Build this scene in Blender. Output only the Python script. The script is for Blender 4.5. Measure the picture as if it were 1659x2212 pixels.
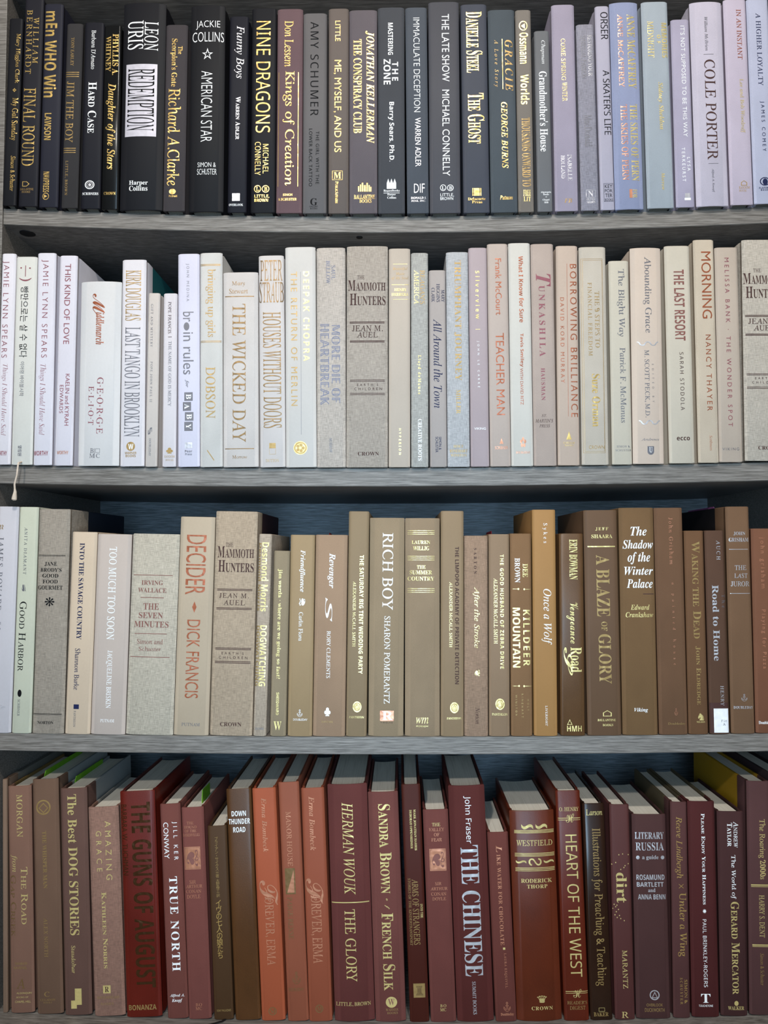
import bpy, bmesh, math, random
from mathutils import Matrix, Vector

for _o in list(bpy.data.objects):
    bpy.data.objects.remove(_o, do_unlink=True)
SC = bpy.context.scene
COL = SC.collection

# ------------------------------------------------------------------ camera
CAM_POS = Vector((0.0, -0.87, 1.45))
PITCH, YAW, ROLL = 0.050813, 0.020283, -0.001745
cam_data = bpy.data.cameras.new('camera')
cam_data.sensor_fit = 'HORIZONTAL'
cam_data.sensor_width = 36.0
cam_data.lens = 37.9747
cam_data.clip_start = 0.05
cam = bpy.data.objects.new('camera', cam_data)
COL.objects.link(cam)
cam.matrix_world = (Matrix.Translation(CAM_POS) @ Matrix.Rotation(YAW, 4, 'Z')
                    @ Matrix.Rotation(math.pi / 2 + PITCH, 4, 'X') @ Matrix.Rotation(ROLL, 4, 'Z'))
SC.camera = cam

# ------------------------------------------------------------------ world, lamps, exposure
SC.view_settings.view_transform = 'Standard'
SC.view_settings.look = 'None'
SC.view_settings.gamma = 1.0
SC.view_settings.use_curve_mapping = False
SC.view_settings.exposure = -0.33
WORLD_STRENGTH = 0.13
WORLD_COLOR = (0.92, 0.96, 1.0)
world = bpy.data.worlds.new('room_light')
SC.world = world
world.use_nodes = True
wb = world.node_tree.nodes['Background']
wb.inputs['Color'].default_value = (*WORLD_COLOR, 1)
wb.inputs['Strength'].default_value = WORLD_STRENGTH


def area(name, loc, target, sx, sy, power, color, shape='RECTANGLE'):
    d = bpy.data.lights.new(name, 'AREA')
    d.shape = shape
    d.size = sx
    if shape == 'RECTANGLE':
        d.size_y = sy
    d.energy = power
    d.color = color
    o = bpy.data.objects.new(name, d)
    COL.objects.link(o)
    o.location = loc
    o.rotation_euler = (Vector(target) - Vector(loc)).to_track_quat('-Z', 'Y').to_euler()
    return o


# daylight from a shop window across the room, and three ceiling downlights
area('window_daylight', (-0.10, -2.6, 1.28), (-0.02, 0.0, 1.42), 1.5, 1.9, 16.0, (0.66, 0.85, 1.0))
fill = area('cool_fill_light', (0.05, -1.45, 1.40), (0.0, 0.1, 1.40), 0.40, 0.70, 2.6, (0.50, 0.76, 1.0))  # added cool fill behind the camera, lifts the middle shelves and back panel
fill.data.spread = math.radians(60)
area('ceiling_downlight', (-0.10, -0.70, 2.75), (-0.05, 0.0, 1.45), 0.10, 0.10, 2.5, (1.0, 0.95, 0.88), 'DISK')
area('ceiling_downlight', (0.15, -1.50, 2.95), (0.0, 0.0, 1.40), 0.09, 0.09, 26.0, (1.0, 0.95, 0.88), 'DISK')
area('ceiling_downlight', (-0.50, -2.40, 2.77), (-0.05, 0.0, 1.40), 0.10, 0.10, 31.0, (1.0, 0.97, 0.92), 'DISK')


# ------------------------------------------------------------------ materials
def lin(c):
    c = c / 255.0
    return c / 12.92 if c <= 0.04045 else ((c + 0.055) / 1.055) ** 2.4


def rgb(t, k=1.0):
    return tuple(min(0.92, lin(v) * k) for v in t)


def mat_base(name):
    m = bpy.data.materials.new(name)
    m.use_nodes = True
    nt = m.node_tree
    return m, nt, nt.nodes['Principled BSDF']


def noise(nt, coord, scale, detail=3.0, rough=0.55):
    mp = nt.nodes.new('ShaderNodeMapping')
    mp.inputs['Scale'].default_value = scale
    nt.links.new(coord, mp.inputs['Vector'])
    n = nt.nodes.new('ShaderNodeTexNoise')
    n.inputs['Scale'].default_value = 1.0
    n.inputs['Detail'].default_value = detail
    n.inputs['Roughness'].default_value = rough
    nt.links.new(mp.outputs['Vector'], n.inputs['Vector'])
    return n.outputs['Fac']


def math_node(nt, op, a, b):
    n = nt.nodes.new('ShaderNodeMath')
    n.operation = op
    for i, v in enumerate((a, b)):
        if isinstance(v, (int, float)):
            n.inputs[i].default_value = v
        else:
            nt.links.new(v, n.inputs[i])
    return n.outputs[0]


def ramp(nt, fac, stops):
    r = nt.nodes.new('ShaderNodeValToRGB')
    el = r.color_ramp.elements
    while len(el) > len(stops):
        el.remove(el[-1])
    while len(el) < len(stops):
        el.new(0.5)
    for e, (p, c) in zip(el, stops):
        e.position = p
        e.color = (*c, 1)
    nt.links.new(fac, r.inputs['Fac'])
    return r.outputs['Color']


def bump(nt, bsdf, height, strength, dist):
    b = nt.nodes.new('ShaderNodeBump')
    b.inputs['Strength'].default_value = strength
    b.inputs['Distance'].default_value = dist
    nt.links.new(height, b.inputs['Height'])
    nt.links.new(b.outputs['Normal'], bsdf.inputs['Normal'])


def cover_material(color, kind, seed):
    """book cloth 'c', slubby linen 'n', printed paper 's', leather 'l', gloss 'g'"""
    m, nt, b = mat_base({'c': 'book_cloth', 'n': 'linen_cloth', 's': 'smooth_cover', 'l': 'leather_cover', 'g': 'glossy_cover'}[kind])
    tc = nt.nodes.new('ShaderNodeTexCoord')
    mp = nt.nodes.new('ShaderNodeMapping')
    mp.inputs['Location'].default_value = (seed * 1.37, seed * 0.71, seed * 2.13)
    nt.links.new(tc.outputs['Object'], mp.inputs['Vector'])
    co = mp.outputs['Vector']
    base = rgb(color)
    if kind == 'n':
        h = noise(nt, co, (1500, 300, 150), 2.0)
        v = noise(nt, co, (170, 300, 1500), 2.0)
        big = noise(nt, co, (60, 60, 45), 2.0)
        f = math_node(nt, 'ADD', math_node(nt, 'MULTIPLY', math_node(nt, 'ADD', h, v), 0.45), math_node(nt, 'MULTIPLY', big, 0.10))
        col = ramp(nt, f, [(0.38, tuple(c * 0.76 for c in base)), (0.50, base), (0.62, tuple(min(0.95, c * 1.24) for c in base))])
        nt.links.new(col, b.inputs['Base Color'])
        bump(nt, b, f, 0.25, 0.0006)
        b.inputs['Roughness'].default_value = 0.82
        b.inputs['Specular IOR Level'].default_value = 0.25
    elif kind == 'c':
        h = noise(nt, co, (2600, 900, 1000), 2.0)
        big = noise(nt, co, (38, 38, 22), 3.0)
        f = math_node(nt, 'ADD', math_node(nt, 'MULTIPLY', h, 0.55), math_node(nt, 'MULTIPLY', big, 0.45))
        col = ramp(nt, f, [(0.32, tuple(c * 0.88 for c in base)), (0.5, base), (0.68, tuple(min(0.95, c * 1.12) for c in base))])
        nt.links.new(col, b.inputs['Base Color'])
        bump(nt, b, h, 0.15, 0.0004)
        b.inputs['Roughness'].default_value = 0.78
        b.inputs['Specular IOR Level'].default_value = 0.2
    elif kind == 's':
        big = noise(nt, co, (25, 25, 14), 4.0)
        speck = noise(nt, co, (420, 420, 420), 2.0)
        f = math_node(nt, 'ADD', math_node(nt, 'MULTIPLY', big, 0.75), math_node(nt, 'MULTIPLY', speck, 0.25))
        col = ramp(nt, f, [(0.30, tuple(c * 0.94 for c in base)), (0.5, base), (0.72, tuple(min(0.95, c * 1.05) for c in base))])
        nt.links.new(col, b.inputs['Base Color'])
        bump(nt, b, speck, 0.06, 0.0003)
        b.inputs['Roughness'].default_value = 0.62
        b.inputs['Specular IOR Level'].default_value = 0.22
    else:
        big = noise(nt, co, (30, 30, 18), 4.0)
        grain = noise(nt, co, (900, 900, 700), 3.0)
        f = math_node(nt, 'ADD', math_node(nt, 'MULTIPLY', big, 0.7), math_node(nt, 'MULTIPLY', grain, 0.3))
        col = ramp(nt, f, [(0.32, tuple(c * 0.8 for c in base)), (0.5, base), (0.7, tuple(c * 1.2 for c in base))])
        nt.links.new(col, b.inputs['Base Color'])
        bump(nt, b, grain, 0.20 if kind == 'l' else 0.05, 0.0004)
        b.inputs['Roughness'].default_value = 0.38 if kind == 'l' else 0.22
        b.inputs['Specular IOR Level'].default_value = 0.3
    return m


def paper_material():
    m, nt, b = mat_base('page_paper')
    tc = nt.nodes.new('ShaderNodeTexCoord')
    f = noise(nt, tc.outputs['Object'], (2200, 14, 14), 2.0)
    col = ramp(nt, f, [(0.3, (0.66, 0.60, 0.50)), (0.50, (0.82, 0.76, 0.65)), (0.75, (0.88, 0.83, 0.73))])
    nt.links.new(col, b.inputs['Base Color'])
    bump(nt, b, f, 0.12, 0.0003)
    b.inputs['Roughness'].default_value = 0.85
    b.inputs['Specular IOR Level'].default_value = 0.15
    return m


def wood_material(name, dark, mid, light):
    m, nt, b = mat_base(name)
    tc = nt.nodes.new('ShaderNodeTexCoord')
    co = tc.outputs['Object']
    a = noise(nt, co, (42, 900, 900), 4.0, 0.6)
    c = noise(nt, co, (14, 420, 2300), 3.0, 0.6)
    f = math_node(nt, 'ADD', math_node(nt, 'MULTIPLY', a, 0.62), math_node(nt, 'MULTIPLY', c, 0.38))
    col = ramp(nt, f, [(0.34, dark), (0.50, mid), (0.62, light)])
    nt.links.new(col, b.inputs['Base Color'])
    bump(nt, b, f, 0.25, 0.0006)
    b.inputs['Roughness'].default_value = 0.48
    b.inputs['Specular IOR Level'].default_value = 0.35
    return m


def simple(name, color, rough=0.5, metal=0.0, spec=0.4):
    m, nt, b = mat_base(name)
    tc = nt.nodes.new('ShaderNodeTexCoord')
    f = noise(nt, tc.outputs['Object'], (160, 160, 160), 3.0)
    base = rgb(color)
    col = ramp(nt, f, [(0.3, tuple(c * 0.9 for c in base)), (0.7, tuple(min(0.96, c * 1.08) for c in base))])
    nt.links.new(col, b.inputs['Base Color'])
    b.inputs['Roughness'].default_value = rough
    b.inputs['Metallic'].default_value = metal
    if metal > 0.3:      # stamped foil is never quite flat
        bump(nt, b, noise(nt, tc.outputs['Object'], (140, 140, 140), 1.0), 0.45, 0.0014)
    b.inputs['Specular IOR Level'].default_value = spec
    return m


WOOD = wood_material('grey_oak_laminate', (0.066, 0.056, 0.048), (0.178, 0.161, 0.143), (0.275, 0.252, 0.228))
WOOD_SHADED = wood_material('shaded_oak_laminate', (0.060, 0.060, 0.063), (0.130, 0.130, 0.134), (0.21, 0.21, 0.216))  # same laminate for the undersides, their shade put into the colour
BACK = wood_material('cool_lit_back_laminate', (0.050, 0.062, 0.072), (0.145, 0.176, 0.205), (0.25, 0.295, 0.335))  # blue tint of the cool light is put into this base colour
PAPER = paper_material()
INK = {
    'G': simple('gold_foil', (214, 178, 104), 0.32, 0.6, 0.5),
    'g': simple('dull_gold_foil', (166, 136, 84), 0.42, 0.45, 0.4),
    'Y': simple('pale_gold_foil', (228, 206, 136), 0.34, 0.45, 0.5),
    'h': simple('brown_gold_foil', (132, 104, 66), 0.40, 0.45, 0.4),
    'o': simple('dark_bronze_foil', (84, 54, 30), 0.25, 0.6, 0.5),
    'V': simple('silver_foil', (206, 204, 208), 0.34, 0.5, 0.5),
    'W': simple('white_ink', (246, 247, 252), 0.5),
    'F': simple('silver_panel', (200, 195, 203), 0.55, 0.2, 0.4),
    'L': simple('white_label_paper', (240, 240, 246), 0.5),
    'B': simple('black_ink', (12, 12, 15), 0.65, 0.0, 0.15),
    'N': simple('navy_ink', (30, 36, 72), 0.6, 0.0, 0.15),
    'E': simple('grey_foil', (112, 110, 116), 0.40, 0.3, 0.4),
    'U': simple('blue_grey_ink', (112, 116, 140), 0.5, 0.1, 0.3),
    'C': simple('dark_copper_foil', (168, 92, 60), 0.36, 0.4, 0.5),
    'R': simple('copper_foil', (208, 142, 110), 0.34, 0.5, 0.5),
    'A': simple('rosy_brown_ink', (134, 88, 80), 0.6, 0.0, 0.15),
    'D': simple('dark_bronze_ink', (74, 50, 46), 0.6, 0.0, 0.15),
    'M': simple('mauve_red_ink', (142, 74, 84), 0.45),
}
ROLE = {'t': 'title_lettering', 'a': 'author_lettering', 'p': 'publisher_lettering', 'e': 'emblem', 'r': 'rule_line', 's': 'spine_sticker'}

# ------------------------------------------------------------------ measured data (metres, millimetres, degrees)
# SHELVES: front edge depth, sag curve of the top face, thickness
# BOOKS: shelf, x, z of the base, lean, width, height, depth, colour, covering, rounded spine, label, lettering, extras
# lettering: role, ink + face + flags, text, offset across the spine, height on the spine, extent across, extent along
SHELVES = {'A': (0.007, [0.055752, -0.006051, 1.82156], 0.01831), 'B': (0.005, [0.027159, 0.001354, 1.54232], 0.02002), 'C': (0.001, [0.022243, 0.003103, 1.255412], 0.01863), 'D': (0.03, [0.049759, 0.008264, 0.944849], 0.0185)}
BOOKS = [
 ('A', -0.43266, 1.83511, 0.968, 15.61, 214.4, 129, (18, 18, 23), 's', 0, 'black book leaning at the left upright, small gold lettering with a tiny diamond mark', [('a', 'Gs', 'Mary Higgins Clark', 3.19, 167.9, 5.82, 57.0), ('e', 'Gp', '❖', 1.41, 131.5, 4.22, 4.6), ('t', 'Gs', 'My Gal Sunday', 2.03, 98.5, 8.17, 48.2), ('p', 'Gt', 'Simon & Schuster', 2.98, 36.4, 5.25, 39.9)], {}),
 ('A', -0.41176, 1.83412, 0.704, 21.09, 238.6, 143, (29, 28, 35), 's', 0, 'charcoal book with pale gold two-line capitals, second from the left on the top shelf', [('a', 'Gs', 'WILLIAM', 3.14, 189.4, 6.09, 52.7), ('a', 'Gs', 'BERNHARDT', -4.48, 187.7, 6.62, 73.7), ('t', 'Gs', 'FINAL ROUND', -1.53, 90.2, 13.95, 88.9), ('e', 'Gp', '⌂', -2.53, 25.2, 8.13, 5.8), ('p', 'gsh', 'BALLANTINE', -1.48, 19.3, 15.07, 2.5), ('p', 'gsh', 'BOOKS', -2.16, 16.2, 9.57, 2.1)], {}),
 ('A', -0.38884, 1.83297, 0.547, 21.25, 232.6, 140, (35, 35, 46), 's', 0, 'dark navy book with heavy rounded gold capitals down its spine', [('t', 'GP', 'mEn WHO Win', -1.76, 174.3, 14.26, 99.2), ('a', 'GP', 'LAWSON', -2.85, 91.4, 7.76, 30.8), ('p', 'GP', 'NAVPRESS', -2.79, 28.4, 6.81, 23.2), ('e', 'Go', '', -2.84, 12.2, 7.33, 8.0), ('e', 'Gp', '▲', -2.84, 12.2, 3.93, 4.0)], {}),
 ('A', -0.36535, 1.83172, 0.77, 18.25, 210.7, 126, (51, 49, 50), 'c', 0, 'slim dark grey book with triple gold bands above and below its dull gold title', [('a', 'gs', 'TONY EARLEY', -1.68, 178.1, 3.56, 32.6), ('r', 'g#', '', -1.07, 154.4, 15.15, 0.8), ('r', 'g#', '', -1.13, 152.0, 15.18, 0.8), ('r', 'g#', '', -1.16, 149.6, 15.12, 0.8), ('t', 'gs', 'JIM THE BOY', -2.6, 109.0, 8.68, 69.6), ('r', 'g#', '', -1.66, 67.6, 14.12, 0.8), ('r', 'g#', '', -1.69, 65.2, 14.06, 0.8), ('r', 'g#', '', -1.72, 62.8, 14.0, 0.8), ('p', 'gs', 'LITTLE, BROWN', -4.16, 33.9, 3.4, 38.9)], {}),
 ('A', -0.34188, 1.83075, 0.389, 21.6, 212.6, 128, (22, 22, 30), 's', 0, 'black book with crisp white small capitals and a round white seal near its foot', [('a', 'Ws', "Barbara D'Amato", -0.21, 181.0, 5.01, 44.8), ('t', 'WSk', 'Hard Case', -0.37, 114.7, 9.46, 58.2), ('e', 'Wo', '', -1.05, 26.9, 10.72, 9.8), ('e', 'Vo', '', -1.05, 26.9, 7.06, 6.4), ('e', 'V@', '', -1.05, 26.9, 3.4, 3.4), ('p', 'WSh', 'SCRIBNERS', -0.16, 16.8, 17.76, 2.9)], {}),
 ('A', -0.32011, 1.82978, 0.104, 18.75, 209.9, 126, (18, 18, 18), 'g', 0, 'glossy black book with bold golden italics below two rows of gold capitals', [('a', 'GS', 'PHYLLIS A.', 3.52, 176.1, 6.58, 47.2), ('a', 'GS', 'WHITNEY', -4.46, 176.9, 5.66, 40.4), ('t', 'GT', 'Daughter of the Stars', -0.66, 94.0, 11.14, 98.1), ('p', 'GSh', 'CROWN', -0.32, 17.9, 13.05, 3.2)], {}),
 ('A', -0.28621, 1.82879, 0.402, 47.49, 236.7, 142, (18, 18, 23), 's', 1, 'thick black book with a silver block of tall condensed black letters', [('a', 'Ws!', 'LEON', 8.51, 197.8, 15.52, 33.1), ('a', 'Ws!', 'URIS', -9.15, 199.3, 18.17, 33.1), ('t', 'F#', '', -1.75, 124.5, 34.99, 82.6), ('t', 'Bs!', 'REDEMPTION', -1.96, 125.0, 30.93, 70.9), ('p', 'WSh', 'Harper', -2.61, 30.1, 20.86, 6.1), ('p', 'WSh', 'Collins', -2.62, 24.3, 20.59, 5.7)], {}),
 ('A', -0.24914, 1.82706, 0.357, 24.3, 212.2, 127, (63, 58, 60), 'c', 0, 'short brownish grey book with large gold serif name filling the spine', [('t', 'GS', 'The', 4.46, 182.7, 4.99, 9.0), ('t', 'GS', "Scorpion's Gate", -2.64, 168.4, 8.13, 55.1), ('a', 'Gs', 'Richard A.Clarke', -0.87, 83.7, 14.36, 110.1), ('e', 'G@', '', -1.6, 21.9, 7.54, 6.1), ('p', 'GSh', 'PUTNAM', -0.86, 16.8, 9.36, 2.4)], {}),
 ('A', -0.21365, 1.82613, 0.103, 38.18, 235.3, 141, (18, 18, 22), 's', 1, 'black book with thin white art deco lettering and an outlined star', [('a', 'Wqh', 'JACKIE', 0.4, 212.2, 26.91, 10.1), ('a', 'Wqh', 'COLLINS', 0.42, 198.6, 35.02, 11.2), ('e', 'Wph', '☆', 0.24, 179.2, 12.18, 12.9), ('t', 'Wq', 'AMERICAN STAR', -0.2, 119.0, 12.53, 80.8), ('p', 'Wqh', 'SIMON &', 0.55, 52.8, 20.29, 5.3), ('p', 'Wqh', 'SCHUSTER', 0.83, 44.9, 21.71, 6.6)], {}),
 ('A', -0.17911, 1.82485, 0.285, 21.04, 223.0, 134, (22, 22, 31), 's', 0, 'dark grey book with silver italic lettering and a small silver square at its foot', [('t', 'Vt', 'Funny Boys', 0.45, 181.7, 10.86, 60.5), ('a', 'VSk', 'Warren Adler', 0.01, 106.5, 5.21, 48.6), ('e', 'V#', '', -1.08, 17.1, 8.55, 8.4), ('p', 'WSh', 'OVERLOOK', -0.98, 8.4, 15.8, 2.6)], {}),
 ('A', -0.15059, 1.82422, 0.125, 27.25, 232.4, 139, (18, 18, 23), 's', 0, 'black book with big bold golden sans capitals and two ringed gold letters below', [('t', 'Gx', 'NINE DRAGONS', -0.54, 153.9, 16.04, 127.4), ('a', 'Gx', 'MICHAEL', 2.86, 60.6, 6.23, 33.1), ('a', 'Gx', 'CONNELLY', -5.83, 60.9, 6.49, 37.5), ('e', 'Go', '', -5.8, 26.7, 7.77, 8.4), ('e', 'Go', '', 3.07, 26.6, 8.16, 8.4), ('e', 'GSh', 'L', -5.74, 26.6, 3.24, 4.5), ('e', 'GSh', 'B', 3.2, 26.5, 3.5, 4.5), ('p', 'GPh', 'LITTLE,', -1.01, 18.3, 16.44, 4.0), ('p', 'GPh', 'BROWN', -1.62, 13.9, 15.14, 3.6)], {}),
 ('A', -0.12177, 1.82356, 0.171, 28.33, 231.9, 139, (103, 81, 84), 'c', 0, 'dusty mauve cloth book with golden serif lettering between two thin gold lines', [('a', 'Gs', 'Don Lessem', -1.21, 191.7, 9.79, 52.6), ('t', 'Gs', 'Kings of Creation', -0.97, 95.6, 13.24, 129.8), ('r', 'G#', '', -12.19, 94.5, 0.65, 129.5), ('r', 'G#', '', 9.68, 94.3, 0.78, 129.5), ('p', 'GSh', 'SIMON', -1.13, 20.4, 10.73, 2.6), ('p', 'GSh', '& SCHUSTER', -1.55, 15.3, 20.16, 2.9)], {}),
 ('A', -0.09353, 1.82301, 0.061, 26.01, 227.0, 136, (99, 95, 95), 's', 0, 'warm grey book with wide-spaced black sans capitals', [('a', 'Bx', 'AMY SCHUMER', -0.48, 163.5, 9.11, 107.0), ('t', 'Bp', 'THE GIRL WITH THE', 3.13, 62.4, 3.62, 59.5), ('t', 'Bp', 'LOWER BACK TATTOO', -4.44, 62.6, 3.75, 65.1), ('e', 'BSh', 'G', -0.7, 12.7, 7.74, 7.9), ('p', 'Bph', 'GALLERY', -0.68, 7.5, 9.55, 1.6), ('p', 'Bph', 'BOOKS', -0.67, 5.2, 7.74, 1.6)], {}),
 ('A', -0.06712, 1.82257, 0.016, 22.35, 232.5, 139, (102, 91, 85), 's', 0, 'taupe book with even golden sans capitals and a gilt square above its foot', [('a', 'Gp', 'LITTLE', -0.94, 206.5, 5.73, 23.4), ('t', 'Gp', 'ME, MYSELF, AND US', -1.34, 121.0, 8.82, 104.6), ('e', 'G%', '', -1.22, 42.6, 11.36, 10.2), ('e', 'GSh', 'M', -1.16, 42.5, 8.13, 7.3), ('p', 'GSk', 'PublicAffairs', -1.77, 23.5, 3.48, 24.6)], {}),
 ('A', -0.03978, 1.82226, -0.022, 30.87, 230.6, 138, (98, 90, 94), 'c', 0, 'grey mauve book with two long lines of golden lettering, one slanted', [('a', 'GT', 'JONATHAN KELLERMAN', 7.39, 142.5, 9.59, 127.9), ('t', 'GS', 'THE CONSPIRACY CLUB', -6.23, 143.6, 9.34, 106.7), ('e', 'G#', '', -5.12, 27.4, 1.29, 5.9), ('e', 'G#', '', -3.06, 28.3, 1.29, 7.9), ('e', 'G#', '', -0.87, 29.3, 1.55, 9.9), ('e', 'G#', '', 1.71, 27.9, 2.06, 7.2), ('e', 'G#', '', 4.28, 29.2, 1.55, 9.9), ('e', 'G#', '', 6.47, 27.9, 1.29, 7.2), ('e', 'G#', '', 8.27, 26.9, 1.29, 5.3), ('p', 'Gsh', 'BALLANTINE', 1.31, 18.4, 23.17, 4.7), ('p', 'Gsh', 'BOOKS', 2.4, 13.7, 13.26, 3.7)], {}),
 ('A', -0.00881, 1.82193, -0.015, 29.41, 233.5, 140, (69, 70, 74), 'c', 0, 'slate grey cloth book with chunky white sans lettering and a white flame mark', [('t', 'WP', 'MASTERING', -0.73, 197.3, 5.58, 36.6), ('t', 'WP', 'THE', 4.3, 160.2, 6.74, 21.6), ('t', 'WP', 'ZONE', -4.52, 159.7, 7.78, 29.0), ('a', 'WP', 'Barry Sears, Ph.D.', -0.21, 91.8, 7.1, 67.3), ('e', 'W#', '', -0.04, 30.8, 10.29, 6.8), ('e', 'Wph', '▲▲▲', -0.03, 36.4, 10.3, 4.9), ('p', 'WSh', 'ReganBooks', 0.14, 25.1, 17.62, 2.9), ('r', 'W#', '', 0.13, 22.8, 17.62, 0.5), ('p', 'WSh', 'Harper', 0.06, 20.8, 9.26, 2.6), ('p', 'WSh', 'Collins', 0.25, 17.6, 9.64, 2.6)], {}),
 ('A', 0.02025, 1.82178, -0.362, 23.82, 233.2, 140, (78, 82, 89), 'c', 0, 'blue grey book with narrow silver-white capitals running the whole spine', [('t', 'Wq', 'IMMACULATE DECEPTION', 0.25, 167.5, 6.99, 107.5), ('a', 'Vq', 'WARREN ADLER', 0.71, 79.8, 6.05, 54.8), ('e', 'Vqh', 'DIF', 1.66, 27.9, 11.56, 10.1), ('p', 'VSh', 'DONALD I.', 0.78, 17.1, 16.69, 2.4), ('p', 'VSh', 'FINE, INC.', 0.68, 13.6, 15.79, 2.4)], {}),
 ('A', 0.05004, 1.82166, -0.172, 33.66, 239.2, 144, (75, 74, 79), 's', 0, 'thick grey book with white sans capitals and two ringed white letters below', [('t', 'Wp', 'THE LATE SHOW', 1.83, 186.5, 8.15, 76.9), ('a', 'Wp', 'MICHAEL CONNELLY', 1.58, 90.1, 7.98, 97.2), ('e', 'Wo', '', -2.16, 28.3, 6.67, 7.2), ('e', 'Wo', '', 5.72, 28.1, 7.05, 7.2), ('e', 'WSh', 'L', -2.1, 28.1, 2.95, 3.7), ('e', 'WSh', 'B', 5.91, 27.9, 3.33, 3.7), ('p', 'Wph', 'LITTLE,', 2.13, 20.0, 14.87, 3.9), ('p', 'Wph', 'BROWN', 1.71, 16.1, 14.1, 3.4)], {}),
 ('A', 0.08445, 1.82172, -0.469, 28.46, 235.9, 142, (68, 70, 79), 's', 0, 'steel grey book with tall condensed golden capitals and a gilt book mark', [('a', 'GSk!', 'Danielle Steel', 0.1, 192.4, 17.84, 69.5), ('t', 'GSk!', 'The Ghost', 0.94, 105.9, 18.01, 56.9), ('e', 'G#', '', 0.29, 23.2, 6.4, 8.5), ('e', 'G#', '', -4.13, 23.3, 0.9, 8.5), ('e', 'G#', '', 4.77, 23.1, 1.02, 8.5), ('p', 'GSh', 'Delacorte', 0.16, 15.4, 19.2, 2.9), ('p', 'GSh', 'Press', 0.49, 11.9, 11.26, 3.0)], {}),
 ('A', 0.11462, 1.82181, -0.429, 29.18, 229.0, 137, (75, 81, 86), 'c', 0, 'grey blue cloth book with faded gold italic lettering split by a thin gold line', [('t', 'gT', 'GRACIE', 7.78, 165.3, 8.63, 57.9), ('r', 'G#', '', 0.59, 167.0, 0.64, 57.0), ('t', 'gt', 'A Love Story', -6.49, 167.9, 5.29, 53.3), ('a', 'GT', 'GEORGE BURNS', 1.69, 86.5, 6.8, 74.6), ('p', 'GTh', 'Putnam', 2.24, 16.4, 14.06, 4.7)], {}),
 ('A', 0.13843, 1.82202, -0.328, 17.11, 228.2, 137, (121, 113, 105), 'c', 0, 'slim khaki grey book with dense shiny gold letters all down the spine', [('e', 'Yo', '', -0.06, 209.9, 9.35, 11.2), ('e', 'Yp', '▼', -0.6, 209.6, 4.43, 6.2), ('t', 'YP', 'Ossmann', 0.37, 184.4, 9.57, 35.3), ('t', 'YP', 'Worlds', 0.8, 137.5, 9.55, 33.9), ('t', 'gS', 'THOUSANDS ONWARD TO', 0.96, 66.9, 9.27, 77.6), ('p', 'YSh', 'FREE', 1.16, 21.2, 8.3, 6.7), ('p', 'YSh', 'LIT', 1.23, 14.3, 7.94, 5.1)], {}),
 ('A', 0.15908, 1.82224, -0.486, 16.66, 203.8, 125, (105, 105, 107), 's', 0, 'short slim grey book with bright white serif lettering and five tiny lines at the foot', [('a', 'Wt', 'Chapman', 1.0, 179.3, 5.38, 26.7), ('t', 'WS', "Grandmother's House", 0.43, 112.3, 8.81, 90.5), ('p', 'WSh', 'Algonquin', 1.08, 21.4, 11.37, 2.2), ('p', 'WSh', 'Books', 1.21, 19.1, 6.28, 1.9), ('p', 'Wsh', 'of', 1.27, 16.2, 1.78, 1.9), ('p', 'WSh', 'Chapel', 1.02, 12.8, 7.34, 2.4), ('p', 'WSh', 'Hill', 1.26, 10.1, 4.38, 1.9)], {}),
 ('A', 0.18246, 1.82261, -0.371, 25.16, 232.9, 140, (155, 146, 161), 'c', 0, 'lilac grained book with thin pale gold lettering and a dark gilt mark at the foot', [('t', 'Ys', 'COME SPRING', -0.5, 170.2, 4.77, 47.6), ('t', 'Ys', 'WINTER', 0.29, 133.8, 5.36, 21.5), ('a', 'Vs', 'ISABELLE', 4.25, 48.3, 4.74, 29.2), ('a', 'Vs', 'HOLLAND', -3.14, 49.1, 4.15, 25.6), ('e', 'gTh', 'FB', 1.75, 11.5, 8.75, 4.5)], {}),
 ('A', 0.20791, 1.82294, -0.796, 19.3, 209.8, 126, (139, 136, 146), 'n', 0, 'short grey lavender book with dark silver capitals and a silver foil square below', [('t', 'Vs', 'RESTORING YOUR', 4.66, 174.0, 4.77, 46.9), ('t', 'Es', 'SPIRITUAL PASSION', -2.36, 172.7, 5.13, 48.8), ('a', 'Es', 'MacDonald', 0.46, 89.0, 8.3, 36.1), ('e', 'V%', '', 1.12, 18.6, 10.04, 8.5), ('e', 'VSh', 'N', 0.99, 18.4, 5.55, 6.4), ('p', 'VSh', 'OLIVER', 1.23, 12.3, 9.45, 2.4), ('p', 'VSh', 'NELSON', 1.15, 9.2, 9.45, 2.7)], {}),
 ('A', 0.22709, 1.8233, -0.796, 15.38, 229.9, 138, (170, 165, 179), 's', 0, 'slim pale lavender book with strong black sans capitals and a boxed stack of letters', [('a', 'Bx', 'ORSER', 2.08, 207.3, 8.11, 31.0), ('t', 'Bx', "A SKATER'S LIFE", 2.5, 120.3, 7.36, 72.8), ('e', 'B%', '', 1.29, 19.4, 10.39, 20.3), ('p', 'Bph', 'KEY', 1.38, 26.3, 8.27, 4.0), ('p', 'Bph', 'POR', 1.23, 21.3, 8.27, 3.6), ('p', 'Bph', 'TER', 1.37, 16.1, 7.67, 3.9), ('p', 'Bph', 'BOOKS', 1.35, 11.3, 8.61, 2.7)], {}),
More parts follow.
